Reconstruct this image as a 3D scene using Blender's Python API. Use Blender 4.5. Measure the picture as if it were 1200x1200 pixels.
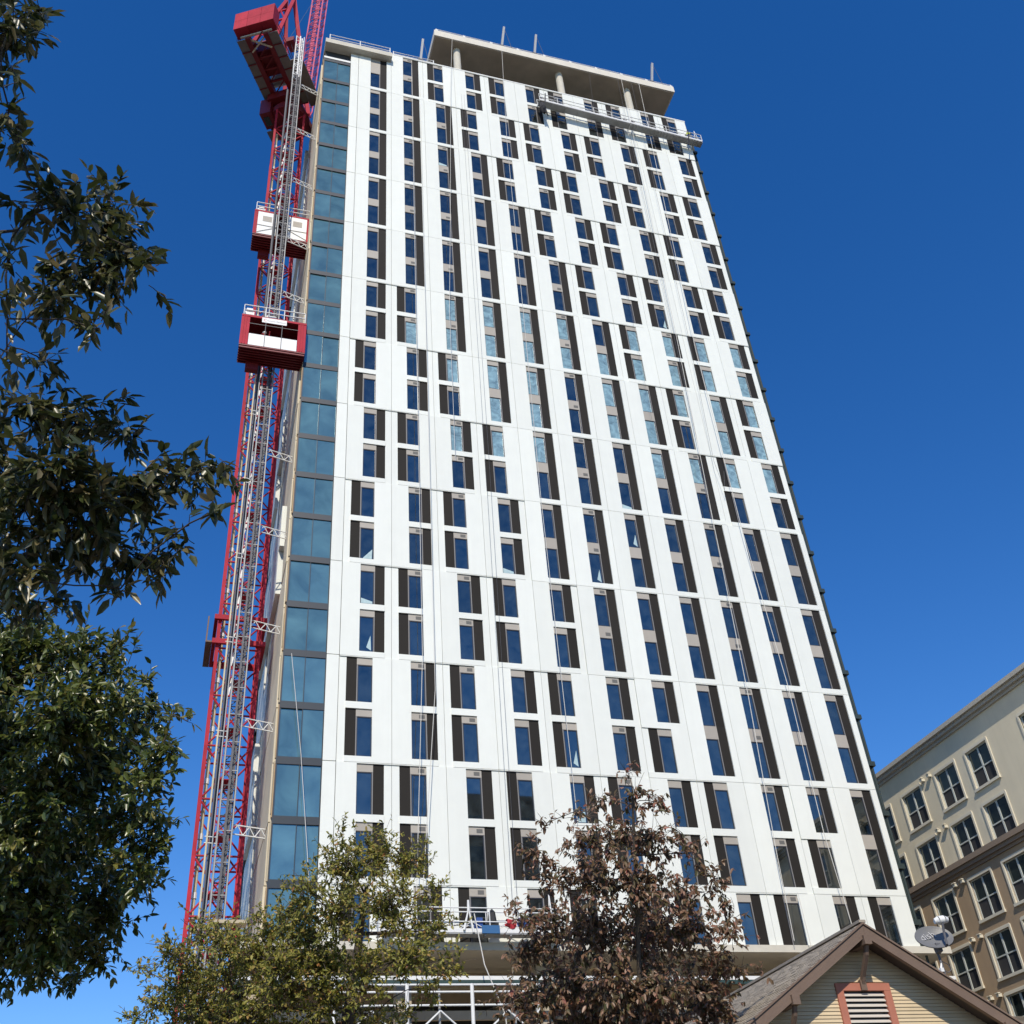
import bpy, bmesh, math, random
import numpy as np
from mathutils import Vector, Matrix
R = math.radians
random.seed(11)
S = bpy.context.scene
COL = S.collection
for o in list(bpy.data.objects):
    bpy.data.objects.remove(o)

# ------------------------------------------------------------------ camera, sky, sun, exposure
cam_d = bpy.data.cameras.new('camera')
cam = bpy.data.objects.new('camera', cam_d)
COL.objects.link(cam)
cam_d.sensor_width = 36.0
cam_d.lens = 36.0 * 1245.7 / 1200.0
cam_d.clip_start = 0.1
cam_d.clip_end = 6000
rx, ry, rz = (0.9580, -0.2784, -0.0686), (-0.1149, -0.5918, 0.7978), (-0.2627, -0.7565, -0.5990)
m = Matrix(((rx[0], ry[0], rz[0], -6.332), (rx[1], ry[1], rz[1], -49.563), (rx[2], ry[2], rz[2], 1.597), (0, 0, 0, 1)))
cam.matrix_world = m
S.camera = cam

SUN_EL, SUN_AZ = 42.0, 19.0           # azimuth: degrees left of the tower facade's normal, behind the camera
w = bpy.data.worlds.new('World')
S.world = w
w.use_nodes = True
nt = w.node_tree
nt.nodes.clear()
sky = nt.nodes.new('ShaderNodeTexSky')
sky.sky_type = 'NISHITA'
sky.sun_disc = False
sky.sun_elevation = R(SUN_EL)
sky.sun_rotation = R(180 + SUN_AZ)
sky.altitude = 100
sky.air_density = 1.0
sky.dust_density = 0.0
sky.ozone_density = 3.0
hs = nt.nodes.new('ShaderNodeHueSaturation')
hs.inputs['Hue'].default_value = 0.511
hs.inputs['Saturation'].default_value = 1.34
hs.inputs['Value'].default_value = 1.07
bg = nt.nodes.new('ShaderNodeBackground')
bg.inputs['Strength'].default_value = 0.15
wo = nt.nodes.new('ShaderNodeOutputWorld')
nt.links.new(sky.outputs[0], hs.inputs['Color'])
nt.links.new(hs.outputs[0], bg.inputs['Color'])
nt.links.new(bg.outputs[0], wo.inputs['Surface'])

sl = bpy.data.lights.new('sun', 'SUN')
sl.energy = 4.35
sl.angle = R(0.53)
sl.color = (1.0, 0.915, 0.775)
sun = bpy.data.objects.new('sun', sl)
COL.objects.link(sun)
a, e = R(SUN_AZ), R(SUN_EL)
sdir = Vector((-math.sin(a) * math.cos(e), -math.cos(a) * math.cos(e), math.sin(e)))
sun.location = sdir * 300
sun.rotation_euler = sdir.to_track_quat('Z', 'Y').to_euler()

S.view_settings.view_transform = 'Standard'
S.view_settings.look = 'None'
S.view_settings.exposure = 0.0
S.view_settings.gamma = 1.0
S.view_settings.use_curve_mapping = False

# ------------------------------------------------------------------ helpers
class MB:
    """collects shapes, then links them as one mesh object"""
    def __init__(s):
        s.v, s.f, s.m = [], [], []
    def quad(s, a, b, c, d, mi=0):
        n = len(s.v); s.v += [tuple(a), tuple(b), tuple(c), tuple(d)]; s.f.append((n, n+1, n+2, n+3)); s.m.append(mi)
    def poly(s, pts, mi=0):
        n = len(s.v); s.v += [tuple(p) for p in pts]; s.f.append(tuple(range(n, n+len(pts)))); s.m.append(mi)
    def box(s, x0, x1, y0, y1, z0, z1, mi=0):
        n = len(s.v)
        s.v += [(x0,y0,z0),(x1,y0,z0),(x1,y1,z0),(x0,y1,z0),(x0,y0,z1),(x1,y0,z1),(x1,y1,z1),(x0,y1,z1)]
        for q in ((0,3,2,1),(4,5,6,7),(0,1,5,4),(1,2,6,5),(2,3,7,6),(3,0,4,7)):
            s.f.append(tuple(n+i for i in q)); s.m.append(mi)
    def tube(s, p, q, r, n=6, r2=None, mi=0, cap=False):
        p, q = Vector(p), Vector(q); r2 = r if r2 is None else r2
        d = q - p
        if d.length < 1e-6: return
        d.normalize()
        u = d.cross(Vector((0,0,1)) if abs(d.z) < .9 else Vector((1,0,0))).normalized(); w_ = d.cross(u)
        b = len(s.v)
        for c, rr in ((p, r), (q, r2)):
            for i in range(n):
                t = 2*math.pi*(i+.5)/n
                s.v.append(tuple(c + (u*math.cos(t) + w_*math.sin(t))*rr))
        for i in range(n):
            j = (i+1) % n
            s.f.append((b+i, b+j, b+n+j, b+n+i)); s.m.append(mi)
        if cap:
            s.f.append(tuple(b+i for i in reversed(range(n)))); s.m.append(mi)
            s.f.append(tuple(b+n+i for i in range(n))); s.m.append(mi)
    def bar(s, p, q, w_, h, mi=0):
        """square bar p-q, w_ across, h in the other direction"""
        p, q = Vector(p), Vector(q); d = (q-p)
        if d.length < 1e-6: return
        d.normalize()
        u = d.cross(Vector((0,0,1)) if abs(d.z) < .95 else Vector((0,1,0))).normalized()*(w_/2); k = u.cross(d).normalized()*(h/2)
        b = len(s.v)
        for c in (p, q):
            s.v += [tuple(c-u-k), tuple(c+u-k), tuple(c+u+k), tuple(c-u+k)]
        for qd in ((0,3,2,1),(4,5,6,7),(0,1,5,4),(1,2,6,5),(2,3,7,6),(3,0,4,7)):
            s.f.append(tuple(b+i for i in qd)); s.m.append(mi)
    def path(s, pts, rs, n=6, mi=0):
        for i in range(len(pts)-1):
            s.tube(pts[i], pts[i+1], rs[i] if hasattr(rs, '__len__') else rs, n, rs[i+1] if hasattr(rs, '__len__') else rs, mi)
    def mesh(s, name, mats, smooth=False):
        me = bpy.data.meshes.new(name)
        me.from_pydata(s.v, [], s.f)
        for q in (mats if isinstance(mats, (list, tuple)) else [mats]): me.materials.append(q)
        if len(me.materials) > 1: me.polygons.foreach_set('material_index', s.m)
        if smooth: me.polygons.foreach_set('use_smooth', [True]*len(me.polygons))
        me.update()
        return me
    def build(s, name, mats, parent=None, loc=(0,0,0), smooth=False, **kw):
        return link(name, s.mesh(name, mats, smooth), parent, loc, **kw)

def link(name, me, parent=None, loc=(0,0,0), rz=0.0, **kw):
    o = bpy.data.objects.new(name, me)
    COL.objects.link(o)
    o.location = loc
    if rz: o.rotation_euler = (0, 0, rz)
    if parent is not None: o.parent = parent
    for k, v in kw.items(): o[k] = v
    return o

def thing(name, label, category, loc=(0,0,0), rz=0.0, group=None):
    o = link(name, None, None, loc, rz, label=label, category=category)
    o.empty_display_size = .3
    if group: o['group'] = group
    return o

def tag(o, label, category, group=None):
    o['label'] = label; o['category'] = category
    if group: o['group'] = group
    return o

def copy_tree(o, parent=None, loc=None, label=None):
    c = o.copy(); COL.objects.link(c)
    if parent is not None: c.parent = parent
    if loc is not None: c.location = loc
    if label: c['label'] = label
    for ch in list(o.children): copy_tree(ch, c)
    return c

# ------------------------------------------------------------------ materials
def mat(name, col, rough=.7, metal=0.0, spec=.5, noise=None, bump=None, streak=None, per_obj=0.0, ior=None):
    """noise=(scale, amount, detail)  bump=(scale, strength)  streak=(amount) vertical weather streaks  per_obj: value jitter per object"""
    M = bpy.data.materials.new(name); M.use_nodes = True
    t = M.node_tree; b = t.nodes['Principled BSDF']
    b.inputs['Roughness'].default_value = rough; b.inputs['Metallic'].default_value = metal
    b.inputs['Specular IOR Level'].default_value = spec
    if ior: b.inputs['IOR'].default_value = ior
    b.inputs['Base Color'].default_value = (*col, 1)
    cur = None
    co = t.nodes.new('ShaderNodeTexCoord')
    def mul(fac_out, lo, hi):
        nonlocal cur
        mr = t.nodes.new('ShaderNodeMapRange'); mr.inputs['To Min'].default_value = lo; mr.inputs['To Max'].default_value = hi
        t.links.new(fac_out, mr.inputs['Value'])
        mx = t.nodes.new('ShaderNodeMix'); mx.data_type = 'RGBA'; mx.blend_type = 'MULTIPLY'; mx.inputs[0].default_value = 1
        if cur is None: mx.inputs['A'].default_value = (*col, 1)
        else: t.links.new(cur, mx.inputs['A'])
        t.links.new(mr.outputs[0], mx.inputs['B'])
        cur = mx.outputs['Result']
    geo = t.nodes.new('ShaderNodeNewGeometry')
    if noise:
        n = t.nodes.new('ShaderNodeTexNoise'); n.inputs['Scale'].default_value = noise[0]; n.inputs['Detail'].default_value = noise[2] if len(noise) > 2 else 5
        t.links.new(geo.outputs['Position'], n.inputs['Vector'])
        mul(n.outputs['Fac'], 1-noise[1], 1+noise[1])
    if streak:
        mp = t.nodes.new('ShaderNodeMapping'); mp.inputs['Scale'].default_value = (2.2, 2.2, .12)
        t.links.new(geo.outputs['Position'], mp.inputs['Vector'])
        n = t.nodes.new('ShaderNodeTexNoise'); n.inputs['Scale'].default_value = 1.0; n.inputs['Detail'].default_value = 6; n.inputs['Roughness'].default_value = .65
        t.links.new(mp.outputs[0], n.inputs['Vector'])
        mul(n.outputs['Fac'], 1-streak, 1+streak*.7)
    if per_obj:
        oi = t.nodes.new('ShaderNodeObjectInfo')
        mul(oi.outputs['Random'], 1-per_obj, 1+per_obj)
    if cur is not None: t.links.new(cur, b.inputs['Base Color'])
    if bump:
        n = t.nodes.new('ShaderNodeTexNoise'); n.inputs['Scale'].default_value = bump[0]; n.inputs['Detail'].default_value = 4
        t.links.new(geo.outputs['Position'], n.inputs['Vector'])
        bp = t.nodes.new('ShaderNodeBump'); bp.inputs['Strength'].default_value = bump[1]; bp.inputs['Distance'].default_value = .02
        t.links.new(n.outputs['Fac'], bp.inputs['Height']); t.links.new(bp.outputs[0], b.inputs['Normal'])
    return M

def glass_mat(name, body, fac, tint=(1,1,1), rough=.02, noise=None, dirt=0.0):
    """coated glazing: a mirror-like coat over a dark room colour"""
    M = bpy.data.materials.new(name); M.use_nodes = True
    t = M.node_tree; t.nodes.remove(t.nodes['Principled BSDF'])
    out = t.nodes['Material Output']
    d = t.nodes.new('ShaderNodeBsdfDiffuse'); d.inputs['Color'].default_value = (*body, 1)
    g = t.nodes.new('ShaderNodeBsdfGlossy'); g.inputs['Color'].default_value = (*tint, 1); g.inputs['Roughness'].default_value = rough
    mx = t.nodes.new('ShaderNodeMixShader')
    oi = t.nodes.new('ShaderNodeObjectInfo')
    mr = t.nodes.new('ShaderNodeMapRange'); mr.inputs['To Min'].default_value = fac*.82; mr.inputs['To Max'].default_value = fac*1.12
    t.links.new(oi.outputs['Random'], mr.inputs['Value'])
    lw = t.nodes.new('ShaderNodeFresnel'); lw.inputs['IOR'].default_value = 1.5
    ad = t.nodes.new('ShaderNodeMath'); ad.operation = 'ADD'; ad.use_clamp = True
    t.links.new(mr.outputs[0], ad.inputs[0]); t.links.new(lw.outputs[0], ad.inputs[1])
    t.links.new(ad.outputs[0], mx.inputs[0])
    if noise:
        geo = t.nodes.new('ShaderNodeNewGeometry')
        vm = t.nodes.new('ShaderNodeVectorMath'); vm.operation = 'ADD'
        cm = t.nodes.new('ShaderNodeVectorMath'); cm.operation = 'SCALE'; cm.inputs['Scale'].default_value = 60
        cb = t.nodes.new('ShaderNodeCombineXYZ'); t.links.new(oi.outputs['Random'], cb.inputs[0]); t.links.new(oi.outputs['Random'], cb.inputs[2])
        t.links.new(cb.outputs[0], cm.inputs[0]); t.links.new(geo.outputs['Position'], vm.inputs[0]); t.links.new(cm.outputs[0], vm.inputs[1])
        n = t.nodes.new('ShaderNodeTexNoise'); n.inputs['Scale'].default_value = noise[0]; n.inputs['Detail'].default_value = 4; n.inputs['Distortion'].default_value = noise[2]
        t.links.new(vm.outputs[0], n.inputs['Vector'])
        cr = t.nodes.new('ShaderNodeValToRGB')
        cr.color_ramp.elements[0].position = .3; cr.color_ramp.elements[0].color = (*[c*(1-noise[1]) for c in body], 1)
        cr.color_ramp.elements[1].position = .72; cr.color_ramp.elements[1].color = (*[min(1, c*(1+noise[1])) for c in body], 1)
        t.links.new(n.outputs['Fac'], cr.inputs[0]); t.links.new(cr.outputs[0], d.inputs['Color'])
    t.links.new(d.outputs[0], mx.inputs[1]); t.links.new(g.outputs[0], mx.inputs[2]); t.links.new(mx.outputs[0], out.inputs['Surface'])
    return M

def leaf_mat(name, stops, rough=.4, spec=.5, trans=.25):
    M = bpy.data.materials.new(name); M.use_nodes = True
    t = M.node_tree; b = t.nodes['Principled BSDF']; out = t.nodes['Material Output']
    geo = t.nodes.new('ShaderNodeNewGeometry'); oi = t.nodes.new('ShaderNodeObjectInfo')
    ad = t.nodes.new('ShaderNodeMath'); ad.operation = 'ADD'
    fr = t.nodes.new('ShaderNodeMath'); fr.operation = 'FRACT'
    t.links.new(geo.outputs['Random Per Island'], ad.inputs[0]); t.links.new(oi.outputs['Random'], ad.inputs[1]); t.links.new(ad.outputs[0], fr.inputs[0])
    cr = t.nodes.new('ShaderNodeValToRGB'); el = cr.color_ramp.elements
    for i, (p, c) in enumerate(stops):
        x = el[i] if i < 2 else el.new(p)
        x.position = p; x.color = (*c, 1)
    t.links.new(fr.outputs[0], cr.inputs[0]); t.links.new(cr.outputs[0], b.inputs['Base Color'])
    b.inputs['Roughness'].default_value = rough; b.inputs['Specular IOR Level'].default_value = spec
    tr = t.nodes.new('ShaderNodeBsdfTranslucent'); t.links.new(cr.outputs[0], tr.inputs['Color'])
    mx = t.nodes.new('ShaderNodeMixShader'); mx.inputs[0].default_value = trans
    t.links.new(b.outputs[0], mx.inputs[1]); t.links.new(tr.outputs[0], mx.inputs[2]); t.links.new(mx.outputs[0], out.inputs['Surface'])
    return M

M_white = mat('white_cladding', (.755,.772,.715), .65, noise=(1.1,.045), bump=(60,.15), streak=.06, per_obj=.035)
M_coping = mat('white_coping', (.78,.78,.74), .5, noise=(2,.04))
M_joint = mat('joint_dark', (.05,.05,.055), .8)
M_dark = mat('dark_metal_panel', (.024,.021,.018), .7, spec=.15, noise=(3,.08), per_obj=.12)
M_frame = mat('window_frame_dark', (.035,.035,.04), .4)
M_jamb = mat('window_jamb_grey', (.22,.21,.20), .5)
M_tan = mat('tan_louver', (.38,.345,.295), .6, noise=(2,.06), per_obj=.06)
M_grille = mat('grille_dark', (.13,.125,.115), .7)
M_pane = glass_mat('window_glass_blue', (.016,.022,.024), .18, (.82,.80,.76), noise=(1.6,.8,.4))
M_film = glass_mat('film_covered_glass', (.23,.355,.375), .10, (.9,.95,1.0), .12, noise=(1.7,.42,1.6))
M_scrap = mat('pale_plastic_film', (.42,.55,.56), .35, noise=(6,.25))
M_curt = glass_mat('curtain_wall_glass', (.090,.172,.172), .15, (.68,.92,.95), .03, noise=(.55,.36,.6))
M_mull = mat('mullion_dark_blue', (.024,.032,.040), .45, spec=.5)
M_conc = mat('concrete', (.58,.545,.46), .9, noise=(1.3,.16,8), bump=(12,.35), streak=.10)
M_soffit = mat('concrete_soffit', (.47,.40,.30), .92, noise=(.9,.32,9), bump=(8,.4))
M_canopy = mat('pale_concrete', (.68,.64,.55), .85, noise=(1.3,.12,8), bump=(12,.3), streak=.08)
M_core = mat('dark_interior', (.05,.05,.05), .9)
M_sheath = mat('tan_sheathing', (.72,.63,.46), .85, noise=(.9,.10), streak=.14, per_obj=.10)
M_flash = mat('raw_wood_edge', (.42,.29,.16), .8, noise=(2,.2), streak=.15)
M_steelw = mat('white_painted_steel', (.74,.74,.72), .5, noise=(4,.06))
M_galv = mat('galvanised_steel', (.36,.36,.35), .5, metal=.15, noise=(5,.18))
M_red = mat('crane_red', (.42,.026,.046), .65, spec=.2, noise=(1.4,.30,8), streak=.22, per_obj=.12)
M_redd = mat('deep_red_steel', (.17,.010,.015), .5, noise=(1.2,.2))
M_pink = mat('sun_tinted_red_jib', (.50,.06,.13), .5, noise=(2,.15))  # crane red with sunlit pink and blue sky tint mixed into the colour
M_grate = mat('walkway_grating', (.20,.18,.17), .8, noise=(3,.15))
M_black = mat('black_rubber', (.015,.015,.016), .6)
M_signw = mat('sign_white', (.8,.8,.78), .4)
M_signt = mat('sign_grey_print', (.25,.25,.27), .6)
M_signr = mat('sign_red_print', (.55,.03,.03), .6)
M_rope = mat('rope_pale', (.62,.60,.55), .8)
M_cable = mat('cable_dark', (.10,.10,.11), .6)
M_ycable = mat('yellowed_cable', (.62,.54,.36), .7, noise=(3,.2))
M_plank = mat('pale_timber_plank', (.46,.39,.27), .8, noise=(4,.15))
M_beige = mat('beige_stucco', (.66,.585,.43), .92, noise=(.8,.09,9), bump=(25,.5), streak=.12)
M_brown = mat('brown_stucco', (.37,.265,.165), .92, noise=(.8,.12,9), bump=(25,.5), streak=.15)
M_trim = mat('cream_trim', (.62,.57,.45), .7, noise=(2,.05))
M_cornb = mat('brown_band_trim', (.24,.18,.13), .75, noise=(2,.1))
M_corn = mat('greige_cornice', (.42,.39,.33), .8, noise=(2,.07))
M_sash = mat('white_sash', (.48,.50,.46), .5)
M_nglass = glass_mat('dark_window_glass', (.012,.018,.018), .035, (.8,.95,1.0))
M_nscreen = mat('grey_insect_screen', (.030,.030,.032), .9)
M_barge = mat('weathered_brown_paint', (.165,.112,.082), .75, noise=(2.2,.22,8), streak=.10, bump=(30,.3))
M_soff2 = mat('dark_eave_boards', (.085,.065,.055), .85, noise=(3,.2))
M_siding = mat('cream_clapboard', (.57,.455,.295), .75, noise=(2,.10,8), streak=.08, per_obj=.07)
M_terra = mat('terracotta_trim', (.42,.155,.10), .7, noise=(5,.16,8), streak=.10)
M_slat = mat('white_louver_slat', (.56,.505,.44), .6, noise=(6,.06))
M_shing = mat('weathered_shingles', (.33,.285,.225), .95, noise=(9,.25,8))
M_dish = mat('dish_grey', (.155,.155,.155), .5, noise=(6,.05))
M_dishw = mat('dish_plastic_white', (.72,.72,.70), .45)
M_print = mat('dish_print', (.40,.39,.38), .6)
M_bark = mat('dark_bark', (.050,.040,.032), .95, noise=(14,.35), bump=(20,.8))
M_barkp = mat('pale_bark', (.20,.165,.13), .95, noise=(14,.3), bump=(20,.6))
M_barkg = mat('grey_brown_bark', (.085,.068,.052), .95, noise=(14,.3), bump=(20,.7))
M_asph = mat('asphalt', (.05,.05,.05), .9, noise=(3,.25,8), bump=(60,.4))
M_walk = mat('pavement_concrete', (.30,.29,.27), .9, noise=(1.5,.15,8), bump=(40,.3))
M_paint = mat('road_paint', (.7,.7,.66), .7, noise=(8,.1))
M_earth = mat('earth', (.085,.07,.055), .95, noise=(1,.3,8))
M_skin = mat('skin', (.42,.25,.17), .6)
M_hivis = mat('hi_vis_vest', (.55,.62,.04), .7)
M_blue = mat('blue_cloth', (.03,.08,.28), .8)
M_bluebox = mat('blue_box', (.03,.12,.28), .5)
M_darkcl = mat('dark_clothing', (.03,.03,.035), .85)
M_hat = mat('hard_hat_white', (.75,.75,.72), .4)
M_redcl = mat('red_cloth', (.45,.03,.04), .8)
M_green = mat('dark_green_pipe', (.030,.045,.042), .5)
M_teal = mat('dark_teal_strip', (.02,.05,.048), .6)
L_near = leaf_mat('leaf_dark_glossy', [(0,(.030,.042,.012)),(.45,(.060,.074,.020)),(.8,(.12,.112,.040)),(1,(.22,.175,.085))], .36, .6, .30)
L_green = leaf_mat('leaf_green', [(0,(.048,.072,.015)),(.5,(.098,.128,.026)),(.85,(.165,.18,.04)),(1,(.26,.22,.065))], .33, .7, .32)
L_yel = leaf_mat('leaf_yellow_green', [(0,(.13,.15,.028)),(.45,(.25,.245,.045)),(.82,(.38,.33,.07)),(.94,(.40,.27,.08)),(1,(.32,.14,.05))], .5, .4, .38)
L_cop = leaf_mat('leaf_copper', [(0,(.085,.085,.028)),(.3,(.15,.105,.050)),(.65,(.25,.140,.080)),(.9,(.37,.225,.15)),(1,(.36,.12,.08))], .40, .55, .40)
# ------------------------------------------------------------------ ground
def sheet(name, x0, x1, y0, y1, z, mt):
    b = MB(); b.quad((x0,y0,z),(x1,y0,z),(x1,y1,z),(x0,y1,z)); return b.build(name, mt, kind='structure')
sheet('ground', -3000, 3000, -3000, 3000, -.02, M_earth)
sheet('road', -300, 300, -62, -52, .0, M_asph)
b = MB(); b.box(-300, 300, -52, -46.2, -.02, .13); b.build('pavement', M_walk, kind='structure')
b = MB()
for i in range(-40, 40): b.box(i*6, i*6+3, -57.07, -56.93, .002, .006)
b.build('road_marking', M_paint, kind='structure')

# ------------------------------------------------------------------ tower
T = thing('apartment_tower', 'tall white apartment tower under construction with dark window strips and a glazed corner', 'building')
Z0, PX, CX = 17.9, 2.8, 0.57

def height_mesh(name, w_, h, zones, mats, gap=.009, deep=.14, mi_reveal=0):
    """wall slab with recesses: zones (u0,u1,v0,v1,depth) cut into a w x h face; depth None = through to the reveal depth, left open"""
    us = sorted({gap, w_-gap} | {min(max(z[i], gap), w_-gap) for z in zones for i in (0, 1)})
    vs = sorted({gap, h-gap} | {min(max(z[i], gap), h-gap) for z in zones for i in (2, 3)})
    def lev(i, j):
        if i < 0 or j < 0 or i >= len(us)-1 or j >= len(vs)-1: return deep, True
        u, v = (us[i]+us[i+1])/2, (vs[j]+vs[j+1])/2
        r = (0.0, False)
        for z in zones:
            if z[0] < u < z[1] and z[2] < v < z[3]: r = (deep, True) if z[4] is None else (z[4], False)
        return r
    b = MB()
    for i in range(-1, len(us)-1):
        for j in range(-1, len(vs)-1):
            d, hole = lev(i, j)
            if i >= 0 and j >= 0 and not hole:
                b.quad((us[i],d,vs[j]),(us[i+1],d,vs[j]),(us[i+1],d,vs[j+1]),(us[i],d,vs[j+1]))
            if j >= 0:
                d2, _ = lev(i+1, j)
                if abs(d2-d) > 1e-5:
                    u = us[i+1]; b.quad((u,d,vs[j]),(u,d2,vs[j]),(u,d2,vs[j+1]),(u,d,vs[j+1]), mi_reveal)
            if i >= 0:
                d2, _ = lev(i, j+1)
                if abs(d2-d) > 1e-5:
                    v = vs[j+1]; b.quad((us[i],d,v),(us[i+1],d,v),(us[i+1],d2,v),(us[i],d2,v), mi_reveal)
    return b.mesh(name, mats)

# ---- window units (origin: lower left corner of the opening, on the facade plane)
OW, OH = 1.38, 2.62
def bx(name, mats, *boxes):
    b = MB()
    for q in boxes: b.box(*q)
    return b.mesh(name, mats)
WIN = {}
for side in 'rl':
    w0, w1 = (0, .78) if side == 'r' else (.60, OW)
    j0, j1 = (.78, .83) if side == 'r' else (.55, .60)
    d0, d1 = (.83, OW) if side == 'r' else (0, .55)
    fr = MB()
    for q in ((w0, w0+.04, .075, .135, 0, 2.2), (w1-.04, w1, .075, .135, 0, 2.2), (w0+.04, w1-.04, .075, .135, 0, .05), (w0+.04, w1-.04, .075, .135, 2.15, 2.2)): fr.box(*q, 0)
    fr.box(j0, j1, .068, .135, 0, 2.2, 1)
    WIN[side, 'frame'] = fr.mesh('window', [M_frame, M_jamb])
    WIN[side, 'pane'] = {k: bx('pane', mm, (w0+.04, w1-.04, .105, .125, .05, 2.15)) for k, mm in (('blue', M_pane), ('film', M_film))}
    for tall, zt in (('n', OH), ('j', 3.0), ('t', 4.39)):
        for gr in (0, 1):
            b = MB(); u0, u1 = min(w0, j0), max(w1, j1)
            b.box(u0, u1, .062, .135, 2.203, zt, 0)
            if gr:
                g0 = u0 + .42; g1 = u1 - .10
                b.box(g0, g1, .054, .061, 2.30 if tall == 'n' else 2.36, 2.50 if tall == 'n' else 2.58, 1)
            WIN[side, 'louver', tall, gr] = b.mesh('louver', [M_tan, M_grille])
        WIN[side, 'panel', tall] = bx('side_panel', M_dark, (d0, d1, .08, .135, 0, zt))

FILM = {7: {2: '01', 3: '11', 4: '11', 5: '11', 6: '11', 7: '01', 8: '11', 9: '11', 10: '11', 11: '11'},
        6: {3: '10', 4: '11', 5: '11', 7: '11', 8: '11', 9: '10', 10: '11', 11: '11'},
        5: {3: '10', 4: '10', 5: '10', 8: '10', 9: '10', 10: '10', 11: '10'}}
SCRAP = {}
for k_, pts in (('a', [(.15,.08),(.68,.08),(.70,.75)]), ('b', [(.40,.30),(.66,.12),(.62,1.05)]), ('c', [(.06,.08),(.70,.08),(.70,.22),(.06,.42)])):
    b = MB(); b.poly([(u, .100, v) for u, v in pts]); b.poly([(u, .1035, v) for u, v in pts][::-1]); SCRAP[k_] = b.mesh('film_scrap', M_scrap)
SCR = {(1, 36.2): 'a', (1, 33.2): 'c', (1, 30.2): 'b', (5, 24.2): 'b', (6, 18.2): 'a', (4, 36.2): 'c', (6, 36.2): 'b', (7, 42.2): 'c', (7, 39.2): 'b', (8, 48.2): 'a', (2, 54.2): 'c', (5, 21.2): 'a', (9, 60.2): 'b', (3, 75.2): 'c'}
def window(side, x, z, col, tall='n', film=False):
    o = link('window', WIN[side, 'frame'], T, (x, 0, z))
    link('pane', WIN[side, 'pane']['film' if film else 'blue'], o)
    link('louver', WIN[side, 'louver', tall, 1 if col in (2, 3, 6, 9) else 0], o)
    link('side_panel', WIN[side, 'panel', tall], o)
    sc_ = SCR.get((col, round(z, 1)))
    if sc_ and not film: link('film_scrap', SCRAP[sc_], o, (0 if side == 'r' else .60, 0, 0))

# rows from the bottom (single storey) to the top; r / l = dark strip right / left of the pane, R = two storeys in one opening, X = upper r over lower l
ROWS = ['lrlrlrlrlrl', 'rlrlrlrlrXR', 'lrlrlrXRRRR', 'rlrlrRRRRRR', 'lrlrRRRRRRR', 'rlrlRRRRRlr', 'lrlRRRRRlRl', 'rlRRRRRlrlr', 'RRRRRRlrlrl', 'RRRRRlrlrlr', 'RRRRlrlrlrl', 'RRRlrlrlrlr', 'RRlrlrlrlrl']
U = {'r': 1.03, 'R': 1.03, 'l': .39}
PAN = {}
PIER = .055
for k, row in enumerate(ROWS):
    zb = Z0 + 6*(k-1) if k else 15.3
    h = 6.0 if k else 2.6
    for c, ty in enumerate(row):
        top_corner = (k == 12 and c == 0)
        hh = 4.72 if top_corner else h
        nx = row[c+1] if c < 10 else ''; pv = row[c-1] if c else ''
        rr = ty == 'r' or (ty == 'R' and nx == 'l'); rl = ty == 'l'
        key = (ty, rr, rl, k == 0, top_corner)
        if key not in PAN:
            zs = []
            if ty == 'R':
                zs.append((1.03, 2.41, .33, 4.72 if top_corner else 5.95, None))
                if rr: zs.append((2.41, 2.8, .33, 5.95, PIER))
            elif ty == 'X':
                zs += [(1.03, 2.41, 3.33, 5.95, None), (.39, 1.77, .33, 2.95, None), (0, .39, .33, 2.95, PIER)]
            elif k == 0:
                zs.append((U[ty], U[ty]+OW, 0, 2.55, None))
                zs.append((2.41, 2.8, 0, 2.55, PIER) if ty == 'r' else (0, .39, 0, 2.55, PIER))
            else:
                for v in (.33, 3.33): zs.append((U[ty], U[ty]+OW, v, v+OH, None))
                zs.append((2.41, 2.8, 0.0, 5.95, PIER) if ty == 'r' else (0, .39, 0.0, 5.95, PIER))
            PAN[key] = height_mesh('wall_panel', 2.8, hh, zs, M_white, gap=.011)
        x0 = CX + PX*c
        link('wall_panel', PAN[key], T, (x0, 0, zb))
        f = FILM.get(k, {}).get(c+1, '00')
        if k == 0: window(ty, x0+U[ty], 15.3+2.55-OH, c+1)
        elif top_corner: window('r', x0+1.03, zb+.33, c+1, 't')
        elif ty == 'X':
            window('r', x0+1.03, zb+3.33, c+1); window('l', x0+.39, zb+.33, c+1)
        else:
            s = 'l' if ty == 'l' else 'r'
            window(s, x0+U[ty], zb+.33, c+1, 'j' if ty == 'R' else 'n', f[1] == '1')
            window(s, x0+U[ty], zb+3.33, c+1, 'n', f[0] == '1')
    hh = 4.72 if k == 12 else h
    key = ('edge', hh)
    if key not in PAN: PAN[key] = height_mesh('wall_panel', .69, hh, [], M_white, gap=.022)
    link('wall_panel', PAN[key], T, (-.12, 0, zb))

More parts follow.
